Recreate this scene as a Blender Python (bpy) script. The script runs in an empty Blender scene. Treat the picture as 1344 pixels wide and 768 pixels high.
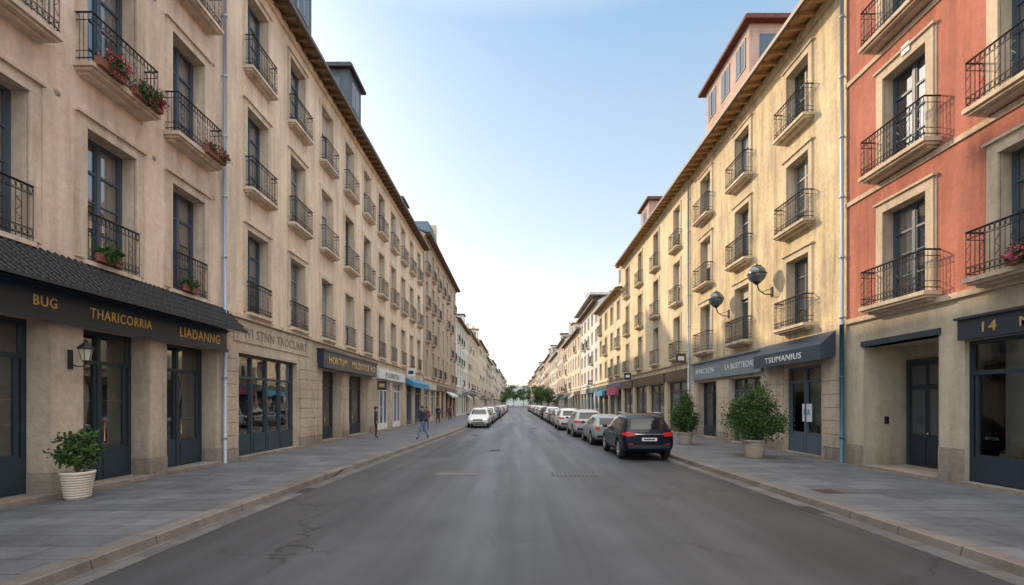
import bpy, math, random, bmesh
from mathutils import Vector, Matrix
from mathutils.bvhtree import BVHTree
R = random.Random(7)
scene = bpy.context.scene

# ------------------------------------------------------------------ materials
MATS = {}
def nt(name):
    m = bpy.data.materials.new(name); m.use_nodes = True
    n = m.node_tree.nodes; l = m.node_tree.links
    return m, n, l, n['Principled BSDF']
def simple(name, col, rough=0.6, metal=0.0, spec=0.5, var=0.0, vscale=8.0, coat=0.0):
    if name in MATS: return MATS[name]
    m, n, l, b = nt(name)
    b.inputs['Base Color'].default_value = (*col, 1)
    b.inputs['Roughness'].default_value = rough
    b.inputs['Metallic'].default_value = metal
    b.inputs['Specular IOR Level'].default_value = spec
    b.inputs['Coat Weight'].default_value = coat
    b.inputs['Coat Roughness'].default_value = 0.04
    if var > 0:
        g = n.new('ShaderNodeNewGeometry'); t = n.new('ShaderNodeTexNoise')
        t.inputs['Scale'].default_value = vscale; t.inputs['Detail'].default_value = 3
        l.new(g.outputs['Position'], t.inputs['Vector'])
        mr = n.new('ShaderNodeMapRange'); mr.inputs[1].default_value = .3; mr.inputs[2].default_value = .7
        mr.inputs[3].default_value = 1-var; mr.inputs[4].default_value = 1+var
        l.new(t.outputs['Fac'], mr.inputs[0])
        s = n.new('ShaderNodeVectorMath'); s.operation = 'SCALE'; s.inputs[0].default_value = col
        l.new(mr.outputs[0], s.inputs['Scale']); l.new(s.outputs[0], b.inputs['Base Color'])
    MATS[name] = m
    return m
def stucco(name, col, col2=None, th=0.55, var=0.1, streak=0.12, bump=0.25, blocks=False, rough=0.9, grime=0.3, far=False):
    if name in MATS: return MATS[name]
    m, n, l, b = nt(name)
    b.inputs['Roughness'].default_value = rough
    b.inputs['Specular IOR Level'].default_value = 0.2
    g = n.new('ShaderNodeNewGeometry')
    def noise(scale, detail=3, vec=None, rough=.6):
        t = n.new('ShaderNodeTexNoise'); t.inputs['Scale'].default_value = scale
        t.inputs['Detail'].default_value = detail; t.inputs['Roughness'].default_value = rough
        l.new(vec or g.outputs['Position'], t.inputs['Vector']); return t.outputs['Fac']
    def mr(src, a, bb, c, d):
        k = n.new('ShaderNodeMapRange'); l.new(src, k.inputs[0])
        for i, v in enumerate((a, bb, c, d)): k.inputs[i+1].default_value = v
        return k.outputs[0]
    def mul(a, bb):
        k = n.new('ShaderNodeMath'); k.operation = 'MULTIPLY'; l.new(a, k.inputs[0]); l.new(bb, k.inputs[1]); return k.outputs[0]
    mp = n.new('ShaderNodeMapping'); mp.inputs['Scale'].default_value = (2.6, 2.6, .22)
    l.new(g.outputs['Position'], mp.inputs['Vector'])
    f = mul(mr(noise(.45, 2), .3, .7, 1-var*1.3, 1+var*.6), mr(noise(1.0, 4, mp.outputs[0]), .43, .70, 1.0, 1-streak*1.6))
    sp = n.new('ShaderNodeSeparateXYZ'); l.new(g.outputs['Position'], sp.inputs[0])
    if not far:
        f = mul(f, mr(noise(8, 4, None, .7), .3, .7, 1-var*1.1, 1+var*.6))
        f = mul(f, mr(sp.outputs['Z'], .1, 1.3, 1-grime, 1.0))
    mix = n.new('ShaderNodeMix'); mix.data_type = 'RGBA'
    mix.inputs[6].default_value = (*col, 1); mix.inputs[7].default_value = (*(col2 or [col[0]*.8, col[1]*.77, col[2]*.74]), 1)
    l.new(mr(noise(.9, 5, None, .68), th-.08, th+.12, 0, 1), mix.inputs[0])
    s = n.new('ShaderNodeVectorMath'); s.operation = 'SCALE'
    l.new(mix.outputs[2], s.inputs[0]); l.new(f, s.inputs['Scale']); l.new(s.outputs[0], b.inputs['Base Color'])
    if not far:
        bp = n.new('ShaderNodeBump'); bp.inputs['Strength'].default_value = bump; bp.inputs['Distance'].default_value = .03
        l.new(noise(20, 2), bp.inputs['Height']); l.new(bp.outputs[0], b.inputs['Normal'])
    if blocks:
        cb = n.new('ShaderNodeCombineXYZ'); l.new(sp.outputs['Y'], cb.inputs[0]); l.new(sp.outputs['Z'], cb.inputs[1])
        br = n.new('ShaderNodeTexBrick'); l.new(cb.outputs[0], br.inputs['Vector'])
        br.inputs['Scale'].default_value = 1; br.inputs['Brick Width'].default_value = .8; br.inputs['Row Height'].default_value = .42
        br.inputs['Mortar Size'].default_value = .008
        br.inputs['Color1'].default_value = (1, 1, 1, 1); br.inputs['Color2'].default_value = (.86, .86, .86, 1); br.inputs['Mortar'].default_value = (.6, .6, .6, 1)
        v = n.new('ShaderNodeVectorMath'); v.operation = 'MULTIPLY'; l.new(s.outputs[0], v.inputs[0]); l.new(br.outputs['Color'], v.inputs[1])
        l.new(v.outputs[0], b.inputs['Base Color'])
    MATS[name] = m
    return m
def glass(name, tint=(.75, .8, .82), boost=.10):
    m = bpy.data.materials.new(name); m.use_nodes = True
    n = m.node_tree.nodes; l = m.node_tree.links; n.clear()
    o = n.new('ShaderNodeOutputMaterial'); t = n.new('ShaderNodeBsdfTransparent'); t.inputs[0].default_value = (*tint, 1)
    gl = n.new('ShaderNodeBsdfGlossy'); gl.inputs['Roughness'].default_value = .02; gl.inputs['Color'].default_value = (.92, .96, 1, 1)
    fr = n.new('ShaderNodeFresnel'); fr.inputs[0].default_value = 1.5
    ge = n.new('ShaderNodeNewGeometry'); no = n.new('ShaderNodeTexNoise'); no.inputs['Scale'].default_value = 1.2; no.inputs['Detail'].default_value = 1
    l.new(ge.outputs['Position'], no.inputs['Vector'])
    bp = n.new('ShaderNodeBump'); bp.inputs['Strength'].default_value = .12; bp.inputs['Distance'].default_value = .05
    l.new(no.outputs['Fac'], bp.inputs['Height']); l.new(bp.outputs[0], gl.inputs['Normal'])
    a = n.new('ShaderNodeMath'); a.operation = 'ADD'; a.inputs[1].default_value = boost; a.use_clamp = True
    l.new(fr.outputs[0], a.inputs[0])
    mx = n.new('ShaderNodeMixShader'); l.new(a.outputs[0], mx.inputs[0]); l.new(t.outputs[0], mx.inputs[1]); l.new(gl.outputs[0], mx.inputs[2])
    l.new(mx.outputs[0], o.inputs[0]); MATS[name] = m
    return m

M_GLASS = glass('window_glass', (.8, .84, .86), .20)
M_SHOPGLASS = glass('shop_glass', (.93, .95, .95), .02)
M_FARGLASS = simple('far_glass', (.06, .075, .09), .10, 0, 1.0)
M_FARGLASS2 = simple('far_glass_curtained', (.32, .34, .35), .15, 0, .9)
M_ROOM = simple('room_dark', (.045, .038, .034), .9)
M_CURT = simple('curtain', (.8, .8, .79), .9)
M_IRON = simple('wrought_iron', (.022, .024, .03), .5, .3)
M_NAVY = simple('navy_paint', (.020, .032, .050), .42, 0, .5, .12, 3)
M_TEAL = simple('teal_paint', (.028, .050, .066), .42, 0, .5, .12, 3)
M_BLUEWOOD = simple('blue_window_paint', (.07, .10, .135), .5, 0, .5)
M_GREYWOOD = simple('grey_window_paint', (.30, .31, .31), .55, 0, .5)
M_WHITEWOOD = simple('white_window_paint', (.66, .67, .67), .5, 0, .5)
M_GOLD = simple('gilt_letters', (.62, .42, .16), .35, .4)
M_PALETXT = simple('pale_letters', (.7, .72, .72), .6)
M_GREYTXT = simple('grey_letters', (.22, .17, .13), .7)
M_SLATE = simple('slate_roof', (.065, .08, .095), .6, 0, .5, .25, 6)
M_TILE = simple('clay_tile', (.22, .12, .08), .85, 0, .3, .3, 6)
M_BRTILE = simple('brown_red_roof', (.13, .055, .045), .8, 0, .3, .3, 6)
M_SHINGLE = simple('dark_shingle', (.036, .036, .04), .6, 0, .5, .4, 10)
M_WOOD = simple('rafter_wood', (.46, .28, .12), .7, 0, .3, .25, 5)
M_DWOOD = simple('dark_rafter_wood', (.22, .14, .08), .7, 0, .3, .25, 5)
M_ZINC = simple('zinc_pipe', (.36, .41, .47), .45, .35, .5)
M_BGUT = simple('brown_gutter', (.13, .10, .08), .5, .1)
M_TEALPIPE = simple('teal_pipe', (.03, .10, .14), .4, .1)
M_STONE = stucco('pale_stone', (.66, .55, .43), None, .52, .15, .18, .45)
M_STONEBASE = stucco('base_stone', (.47, .41, .345), None, .5, .2, .15, .6)

# ------------------------------------------------------------------ mesh builder
class MB:
    def __init__(s): s.v = []; s.f = []; s.m = []; s.sm = []; s.mats = []
    def mi(s, mat):
        if mat not in s.mats: s.mats.append(mat)
        return s.mats.index(mat)
    def face(s, pts, mat, smooth=False):
        i = len(s.v); s.v.extend(pts); s.f.append(tuple(range(i, i+len(pts)))); s.m.append(s.mi(mat)); s.sm.append(smooth)
    def box(s, x0, x1, y0, y1, z0, z1, mat):
        if x0 > x1: x0, x1 = x1, x0
        if y0 > y1: y0, y1 = y1, y0
        if z0 > z1: z0, z1 = z1, z0
        s.hexa([(x0,y0,z0),(x1,y0,z0),(x1,y1,z0),(x0,y1,z0),(x0,y0,z1),(x1,y0,z1),(x1,y1,z1),(x0,y1,z1)], mat)
    def hexa(s, p, mat):
        i = len(s.v); s.v.extend(p); k = s.mi(mat)
        for q in ((0,3,2,1),(4,5,6,7),(0,1,5,4),(1,2,6,5),(2,3,7,6),(3,0,4,7)):
            s.f.append(tuple(i+a for a in q)); s.m.append(k); s.sm.append(False)
    def tube(s, pts, r, mat, seg=6, closed=False, cap=True):
        pts = [Vector(p) for p in pts]; n = len(pts); base = len(s.v); k = s.mi(mat)
        rr = r if isinstance(r, (list, tuple)) else [r]*n
        ref = None
        for i, p in enumerate(pts):
            if closed: t = pts[(i+1) % n]-pts[i-1]
            else: t = pts[min(i+1, n-1)]-pts[max(i-1, 0)]
            t.normalize()
            if ref is None: ref = Vector((0, 0, 1)) if abs(t.z) < .9 else Vector((1, 0, 0))
            a = t.cross(ref)
            if a.length < 1e-4: a = t.cross(Vector((0, 1, .3)))
            a.normalize(); b = t.cross(a)
            for j in range(seg):
                an = 2*math.pi*j/seg; s.v.append(tuple(p+a*math.cos(an)*rr[i]+b*math.sin(an)*rr[i]))
        for i in range(n if closed else n-1):
            i2 = (i+1) % n
            for j in range(seg):
                j2 = (j+1) % seg
                s.f.append((base+i*seg+j, base+i*seg+j2, base+i2*seg+j2, base+i2*seg+j)); s.m.append(k); s.sm.append(seg > 4)
        if cap and not closed:
            s.f.append(tuple(base+j for j in range(seg))); s.m.append(k); s.sm.append(False)
            s.f.append(tuple(base+(n-1)*seg+j for j in reversed(range(seg)))); s.m.append(k); s.sm.append(False)
    def lathe(s, c, prof, mat, seg=20, M=None, smooth=True):
        base = len(s.v); k = s.mi(mat)
        for (r, z) in prof:
            for j in range(seg):
                an = 2*math.pi*j/seg; p = Vector((r*math.cos(an), r*math.sin(an), z))
                if M: p = M @ p
                s.v.append((p.x+c[0], p.y+c[1], p.z+c[2]))
        for i in range(len(prof)-1):
            for j in range(seg):
                j2 = (j+1) % seg
                s.f.append((base+i*seg+j, base+i*seg+j2, base+(i+1)*seg+j2, base+(i+1)*seg+j)); s.m.append(k); s.sm.append(smooth)
    def ell(s, c, r, mat, seg=12, rings=8, M=None):
        prof = [(max(1e-4, math.sin(math.pi*i/rings)), -math.cos(math.pi*i/rings)) for i in range(rings+1)]
        S = Matrix.Diagonal((r[0], r[1], r[2])); MM = (M @ S) if M else S
        s.lathe(c, prof, mat, seg, MM)
    def mesh(s, name):
        me = bpy.data.meshes.new(name); me.from_pydata([tuple(v) for v in s.v], [], s.f)
        for m in s.mats: me.materials.append(m)
        me.polygons.foreach_set('material_index', s.m); me.polygons.foreach_set('use_smooth', s.sm); me.update()
        return me
    def obj(s, name, parent=None):
        if not s.f: return None
        o = bpy.data.objects.new(name, s.mesh(name)); scene.collection.objects.link(o)
        if parent: o.parent = parent
        return o
def empty(name, loc=(0, 0, 0), rz=0):
    e = bpy.data.objects.new(name, None); e.location = loc; e.rotation_euler = (0, 0, rz); e.empty_display_size = .5
    scene.collection.objects.link(e); return e

# ------------------------------------------------------------------ facade tools
class Bld:
    def __init__(s, name, side, D):
        s.e = empty(name); s.side = side; s.D = D; s.parts = {}
    def part(s, n):
        if n not in s.parts: s.parts[n] = MB()
        return s.parts[n]
    def P(s, u, v, w): return (s.side*(s.D-w), u, v)
    def quad(s, part, pts, mat):
        p = [s.P(*q) for q in pts]
        if s.side > 0: p.reverse()
        s.part(part).face(p, mat)
    def box(s, part, u0, u1, v0, v1, w0, w1, mat):
        s.part(part).box(s.side*(s.D-w0), s.side*(s.D-w1), u0, u1, v0, v1, mat)
    def done(s):
        for k, m in s.parts.items(): m.obj(k, s.e)
def wall(B, u0, u1, v0, v1, ops, mat):
    us = sorted({u0, u1, *[min(max(o[i], u0), u1) for o in ops for i in (0, 1)]})
    vs = sorted({v0, v1, *[min(max(o[i], v0), v1) for o in ops for i in (2, 3)]})
    for i in range(len(vs)-1):
        run = None
        for j in range(len(us)-1):
            cu = (us[j]+us[j+1])/2; cv = (vs[i]+vs[i+1])/2
            hole = any(o[0] < cu < o[1] and o[2] < cv < o[3] for o in ops)
            if not hole and run is None: run = us[j]
            if run is not None and hole:
                B.quad('walls', [(run, vs[i], 0), (us[j], vs[i], 0), (us[j], vs[i+1], 0), (run, vs[i+1], 0)], mat); run = None
        if run is not None: B.quad('walls', [(run, vs[i], 0), (us[-1], vs[i], 0), (us[-1], vs[i+1], 0), (run, vs[i+1], 0)], mat)
def reveal(B, u0, u1, v0, v1, d, mat):
    for q in ([(u0,v0,0),(u0,v1,0),(u0,v1,-d),(u0,v0,-d)], [(u1,v0,-d),(u1,v1,-d),(u1,v1,0),(u1,v0,0)],
              [(u0,v1,0),(u1,v1,0),(u1,v1,-d),(u0,v1,-d)], [(u0,v0,-d),(u1,v0,-d),(u1,v0,0),(u0,v0,0)]):
        B.quad('walls', q, mat)
M_BLIND = simple('roller_blind', (.5, .46, .4), .7)
def window(B, u0, u1, v0, v1, d, fm, rm, det=2):
    reveal(B, u0, u1, v0, v1, d+.05, rm)
    a, b = -d-.05, -d+.01; t = .065; h = v1-v0; uc = (u0+u1)/2
    F = 'window_frames'
    B.box(F, u0, u0+t, v0, v1, a, b, fm); B.box(F, u1-t, u1, v0, v1, a, b, fm)
    B.box(F, u0+t, u1-t, v1-t, v1, a, b, fm); B.box(F, u0+t, u1-t, v0, v0+.16, a, b, fm)
    B.box(F, uc-.045, uc+.045, v0+.16, v1-t, a, b+.008, fm)
    if det >= 1:
        vt = v0+h*.73
        B.box(F, u0+t, uc-.045, vt, vt+.06, a+.002, b-.002, fm); B.box(F, uc+.045, u1-t, vt, vt+.06, a+.002, b-.002, fm)
    if det >= 2:
        for k in (.27, .5):
            vt = v0+h*k
            B.box(F, u0+t, uc-.045, vt, vt+.028, a+.004, b-.006, fm); B.box(F, uc+.045, u1-t, vt, vt+.028, a+.004, b-.006, fm)
        for (p, q) in ((u0+t, u0+t+.035), (uc-.08, uc-.045), (uc+.045, uc+.08), (u1-t-.035, u1-t)):
            B.box(F, p, q, v0+.16, v1-t, a+.003, b-.012, fm)
    r = R.random()
    if det < 2:
        g1 = M_FARGLASS2 if r < .4 else M_FARGLASS; g2 = M_FARGLASS2 if r < .25 or r > .8 else M_FARGLASS
        B.quad('window_glass', [(u0+t, v0+.16, a+.02), (uc, v0+.16, a+.02), (uc, v1-t, a+.02), (u0+t, v1-t, a+.02)], g1)
        B.quad('window_glass', [(uc, v0+.16, a+.02), (u1-t, v0+.16, a+.02), (u1-t, v1-t, a+.02), (uc, v1-t, a+.02)], g2)
        if R.random() < .3:
            k = R.choice([.2, .35, .6]); B.box('roller_blinds', u0+.003, u1-.003, v1-h*k, v1-.003, b+.01, b+.03, M_BLIND)
        return
    B.quad('window_glass', [(u0+t, v0+.16, a+.02), (u1-t, v0+.16, a+.02), (u1-t, v1-t, a+.02), (u0+t, v1-t, a+.02)], M_GLASS)
    def curt(p, q, z0, z1):
        n = max(3, int((q-p)/.06)); pu = p
        for i in range(n):
            x = p+(q-p)*(i+1)/n; w1 = -d-.12+(.02 if i % 2 else -.02); w2 = -d-.12+(-.02 if i % 2 else .02)
            B.quad('curtains', [(pu, z0, w2), (x, z0, w1), (x, z1, w1), (pu, z1, w2)], M_CURT); pu = x
    if r < .5: curt(u0, u1, v0+.05, v1)
    elif r < .75: curt(u0, u0+.36*(u1-u0), v0+.05, v1); curt(u1-.36*(u1-u0), u1, v0+.05, v1)
    elif r < .83: curt(u0, u1, v0+h*.5, v1)
    elif r < .95: curt(u0, uc, v0+.05, v1)
def surround(B, u0, u1, v0, v1, mat, sw=.2, t=.05, det=2):
    S = 'window_surrounds'
    B.box(S, u0-sw, u0, v0, v1, -.01, t, mat); B.box(S, u1, u1+sw, v0, v1, -.01, t, mat)
    B.box(S, u0-sw, u1+sw, v1, v1+sw*1.15, -.01, t+.003, mat)
    if det >= 2:
        B.box(S, u0-sw-.05, u0-sw, v0, v1+sw*1.15, -.01, t*.45, mat); B.box(S, u1+sw, u1+sw+.05, v0, v1+sw*1.15, -.01, t*.45, mat)
        B.box(S, u0-sw-.06, u1+sw+.06, v1+sw*1.15, v1+sw*1.15+.06, -.01, t+.06, mat)
def rail_run(B, a, b, v, h, det, step):
    mb = B.part('balcony_railings'); L = math.hypot(b[0]-a[0], b[1]-a[1])
    if L < .03: return
    pt = lambda t, z: B.P(a[0]+(b[0]-a[0])*t, z, a[1]+(b[1]-a[1])*t)
    rs = [(v+h, .02), (v+.09, .011)] + ([(v+h-.16, .009), (v+.24, .008)] if det >= 1 else [])
    for z, r in rs: mb.tube([pt(0, z), pt(1, z)], r*1.2, M_IRON, 4)
    n = max(1, round(L/step))
    for i in range(n+1):
        mb.tube([pt(i/n, v), pt(i/n, v+h)], .0085 if det >= 1 else .014, M_IRON, 4, cap=False)
    if det >= 2:
        for i in range(n):
            t = (i+.5)/n
            dx = Vector(pt(1, 0))-Vector(pt(0, 0)); dx.normalize()
            rr = min(.045, L/n*.42)
            for zz in (v+h-.08, v+.165):
                c = Vector(pt(t, zz))
                mb.tube([c+dx*math.cos(k*.7854)*rr+Vector((0, 0, math.sin(k*.7854)*.06)) for k in range(8)], .006, M_IRON, 3, closed=True)
            if i % 3 == 1:
                c = Vector(pt(t, v+.5*h+.03)); sp = []
                for k in range(13):
                    an = -math.pi+k*math.pi/6; sp.append(c+dx*(.05*math.sin(an*2))+Vector((0, 0, .2*math.sin(an/2))))
                mb.tube(sp, .007, M_IRON, 3)
def balcony(B, uc, wid, v, proj, mat, det=2, h=1.0, slab=True):
    u0, u1 = uc-wid/2, uc+wid/2
    if slab:
        B.box('balcony_slabs', u0, u1, v-.10, v, .0, proj, mat)
        B.box('balcony_slabs', u0+.05, u1-.05, v-.16, v-.10, .0, proj-.06, mat)
        if det >= 1: B.box('balcony_slabs', u0+.12, u1-.12, v-.22, v-.16, .0, proj-.2, mat)
    w = proj-.05; u0 += .05; u1 -= .05
    st = .105 if det >= 2 else (.13 if det == 1 else .24)
    rail_run(B, (u0, w), (u1, w), v, h, det, st)
    if slab or proj > .15:
        rail_run(B, (u0, .0), (u0, w), v, h, min(det, 1), st); rail_run(B, (u1, .0), (u1, w), v, h, min(det, 1), st)
def shell(B, y0, y1, z1, depth, wm, rm, over=.65, pitch=.6, rafters=1, wood=None, z0=.0, gut=None):
    y0 += .006; y1 -= .006; rw = -depth/2; rz = z1+(-rw)*pitch
    for u in (y0, y1):
        p = [(u, z0, 0), (u, z1, 0), (u, rz, rw), (u, z1, -depth), (u, z0, -depth)]
        B.part('walls').face([B.P(*q) for q in p], wm)
    B.quad('walls', [(y0, z0, -depth), (y1, z0, -depth), (y1, z1, -depth), (y0, z1, -depth)], wm)
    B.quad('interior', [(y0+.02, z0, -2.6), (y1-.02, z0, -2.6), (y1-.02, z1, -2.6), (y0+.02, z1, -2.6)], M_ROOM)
    t = .14; ze = z1-over*pitch*.25
    mb = B.part('roof')
    def slab(wa, za, wb, zb):
        mb.hexa([B.P(y0, za, wa), B.P(y1, za, wa), B.P(y1, zb, wb), B.P(y0, zb, wb),
                 B.P(y0, za+t, wa), B.P(y1, za+t, wa), B.P(y1, zb+t, wb), B.P(y0, zb+t, wb)], rm)
    slab(over, ze+.1, 0, z1+.1); slab(-.003, z1+.1, rw, rz+.1); slab(-depth-.3, z1+.1-.15, rw-.003, rz+.1)
    B.box('gutter', y0, y1, ze+.02, ze+.17, over+.003, over+.11, gut or M_BGUT)
    wd = wood or M_DWOOD
    B.box('cornice', y0+.003, y1-.003, z1-.3, z1-.03, -.0, .12, wm)
    B.quad('eaves', [(y0, z1+.07, .0), (y1, z1+.07, 0), (y1, ze+.07, over-.01), (y0, ze+.07, over-.01)], wd)
    if rafters:
        st = .55; n = int((y1-y0)/st)
        for i in range(n):
            u = y0+.2+i*(y1-y0-.4)/max(1, n-1)
            B.part('eaves').hexa([B.P(u-.05, z1-.12, .0), B.P(u+.05, z1-.12, .0), B.P(u+.05, ze-.06, over-.06), B.P(u-.05, ze-.06, over-.06),
                      B.P(u-.05, z1+.06, .0), B.P(u+.05, z1+.06, .0), B.P(u+.05, ze+.065, over-.06), B.P(u-.05, ze+.065, over-.06)], wd)
def text(B, s, u0, u1, v, h, w, mat, name='sign_letters'):
    c = bpy.data.curves.new('t', 'FONT'); c.body = s; c.extrude = .012; c.offset = .008; c.resolution_u = 3; c.space_character = 1.12
    o = bpy.data.objects.new('t', c); scene.collection.objects.link(o)
    bpy.context.view_layer.update()
    me = bpy.data.meshes.new_from_object(o.evaluated_get(bpy.context.evaluated_depsgraph_get()))
    xs = [q.co.x for q in me.vertices]; ys = [q.co.y for q in me.vertices]
    x0, x1, ya, yb = min(xs), max(xs), min(ys), max(ys)
    sy = h/(yb-ya); sx = (u1-u0)/(x1-x0)
    for q in me.vertices:
        a = (q.co.x-x0)*sx; u = u0+a if B.side < 0 else u1-a
        q.co = B.P(u, v+(q.co.y-ya)*sy, w+q.co.z)
    me.materials.clear(); me.materials.append(mat)
    bpy.data.objects.remove(o)
    ob = bpy.data.objects.new(name, me); scene.collection.objects.link(ob); ob.parent = B.e
DISP = [simple('disp_wood', (.3, .18, .09), .6), simple('disp_white', (.6, .58, .52), .7), simple('disp_red', (.35, .08, .06), .6),
        simple('disp_blue', (.1, .2, .32), .6), simple('disp_ochre', (.5, .3, .1), .6), simple('disp_cream', (.6, .5, .35), .7)]
def shopfront(B, u0, u1, v0, v1, d, fm, rm, n=2, transom=.78, base=.5, door=None, step=True, far=False, backm=None):
    reveal(B, u0, u1, v0, v1, d+.08, rm)
    a, b = -d-.06, -d+.02; F = 'shopfront'; t = .09; h = v1-v0
    B.box(F, u0, u0+t, v0, v1, a, b, fm); B.box(F, u1-t, u1, v0, v1, a, b, fm); B.box(F, u0+t, u1-t, v1-t, v1, a, b, fm)
    vt = v0+h*transom
    B.box(F, u0+t, u1-t, vt, vt+.09, a, b+.01, fm)
    W = (u1-u0-2*t)/n
    for i in range(n):
        p = u0+t+i*W; q = p+W
        if i > 0: B.box(F, p-.04, p+.04, v0, v1-t, a-.003, b+.014, fm)
        B.box(F, p+(.04 if i else 0), q-(.04 if i < n-1 else 0), v0+.02, v0+base, a+.003, b-.003, fm)
        if base > .35: B.box(F, p+.12, q-.12, v0+.1, v0+base-.07, b-.004, b+.012, fm)
        for (x, y) in ((p+.04, p+.1), (q-.1, q-.04)):
            B.box(F, x, y, v0+base, vt, a+.006, b-.008, fm)
        B.box(F, p+.1, q-.1, v0+base, v0+base+.07, a+.006, b-.008, fm)
    if door: B.part(F).tube([B.P((u0+u1)/2+.12, v0+.95, b+.03), B.P((u0+u1)/2+.12, v0+1.4, b+.03)], .015, M_GOLD, 6)
    B.quad('window_glass', [(u0+t, v0+base, a+.025), (u1-t, v0+base, a+.025), (u1-t, v1-t, a+.025), (u0+t, v1-t, a+.025)], M_FARGLASS if far else (M_SHOPGLASS if backm else M_GLASS))
    if not far:
        dmax = .55 if backm else 1.3
        for i in range(int((u1-u0)*7)):
            u = R.uniform(u0+.1, u1-.25); ww = R.uniform(.05, .2); hh = R.uniform(.1, .6); z = v0+base+R.choice([0, 0, .7, 1.2]); wz = -d-R.uniform(.3, dmax)
            if backm: z = v0+base
            if R.random() < .5: B.box('shop_display', u, u+ww, z, z+hh*.5, wz-.1, wz, R.choice(DISP))
            else:
                c = B.P(u, z, wz); B.part('shop_display').lathe(c, [(.001, 0), (ww*.3, 0), (ww*.42, hh*.15), (ww*.3, hh*.3), (ww*.12, hh*.38), (ww*.14, hh*.5), (.001, hh*.5)], R.choice(DISP), 10)
        for z in ((base,) if backm else (base, base+.68, base+1.18)): B.box('shop_display', u0+.05, u1-.05, v0+z-.03, v0+z-.004, -d-(.75 if backm else 1.6), -d-.2, DISP[1] if backm else DISP[0])
        if backm: B.box('shop_display', u0+.02, u1-.02, v0, v1+.2, -d-.85, -d-.8, backm)
    if step: B.box('door_step', u0-.03, u1+.03, .131, .21, -d-.05, .16, M_STONEBASE)
def dormer(B, u0, u1, z0, z1, w0, wm, rm, fm=M_GREYWOOD, ov=.25, n=1, dep=3):
    W = (u1-u0)/n; ops = [(u0+W*(i+.5)-.42, u0+W*(i+.5)+.42, z1-1.8, z1-.5) for i in range(n)]
    B.box('dormer', u0, u1, z0, z1, w0-dep, w0, wm)
    for o in ops:
        B.box('dormer', o[0]-.08, o[1]+.08, o[2]-.08, o[3]+.08, w0, w0+.04, fm)
        B.box('dormer', o[0], o[1], o[2], o[3], w0+.04, w0+.05, M_FARGLASS)
        B.box('dormer', (o[0]+o[1])/2-.03, (o[0]+o[1])/2+.03, o[2], o[3], w0+.05, w0+.08, fm)
    B.part('dormer').box(B.side*(B.D-w0+.5), B.side*(B.D-w0+1.4), u0-.03, u0-.003, z1-1.7, z1-.5, M_FARGLASS)
    B.box('dormer', u0-ov, u1+ov, z1, z1+.16, w0-dep-.1, w0+ov, rm); B.box('dormer', u0-ov+.1, u1+ov-.1, z1+.16, z1+.3, w0-dep-.1, w0+ov-.1, rm)
def blade_sign(B, u, z, sz, m, tm=None):
    B.part('projecting_sign').tube([B.P(u, z+sz*.5+.1, 0), B.P(u, z+sz*.5+.1, .25+sz)], .015, M_IRON, 5)
    B.box('projecting_sign', u-.04, u+.04, z-sz*.5, z+sz*.5, .2, .2+sz, m)
    B.box('projecting_sign', u-.045, u+.045, z-sz*.2, z+sz*.2, .2+sz*.2, .2+sz*.8, tm or M_PALETXT)

# ------------------------------------------------------------------ foliage
M_LEAF = [simple('leaf_dark', (.03, .065, .02), .55, 0, .3), simple('leaf_mid', (.055, .11, .03), .55, 0, .3), simple('leaf_light', (.1, .17, .045), .55, 0, .3)]
M_RED = simple('flower_red', (.5, .03, .05), .6); M_PINK = simple('flower_pink', (.6, .12, .2), .6)
M_BARK = simple('bark', (.1, .07, .05), .9, 0, .2, .3, 15)
def leaves(mb, c, rad, n, size, mats=M_LEAF, shape='ell', clumps=30, seed=1, spread=.32):
    rr = random.Random(seed); cl = []
    for k in range(clumps):
        while True:
            x, y, z = rr.uniform(-1, 1), rr.uniform(-1, 1), rr.uniform(-1, 1)
            if shape == 'egg': lim = max(.12, min(1, 1.15*(1-((z+1)/2)**1.7))*min(1, (z+1.25)*1.6))
            else: lim = math.sqrt(max(0, 1-z*z))
            q = math.hypot(x, y)
            if q <= lim and (q > lim*.35 or abs(z) > .6): break
        cl.append((x*.85, y*.85, z*.88, rr.uniform(.6, 1.3), rr.choice([0, 0, 1, 1, 2]), lim))
    for i in range(n):
        k = rr.choice(cl); s = spread*k[3]
        p = Vector((c[0]+(k[0]+rr.gauss(0, s*.5))*rad[0], c[1]+(k[1]+rr.gauss(0, s*.5))*rad[1], c[2]+(k[2]+rr.gauss(0, s*.42))*rad[2]))
        d = Vector((rr.gauss(0, 1), rr.gauss(0, 1), rr.gauss(.3, .8))); d.normalize()
        e = d.cross(Vector((rr.gauss(0, 1), rr.gauss(0, 1), rr.gauss(0, 1)))); e.normalize()
        L = size*rr.uniform(.6, 1.3); W = L*.42; g = d.cross(e)*L*.12
        m = mats[min(len(mats)-1, k[4])] if rr.random() < .75 else rr.choice(mats)
        mb.face([tuple(p), tuple(p+d*L*.5+e*W*.5+g), tuple(p+d*L), tuple(p+d*L*.5-e*W*.5+g)], m)

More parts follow.
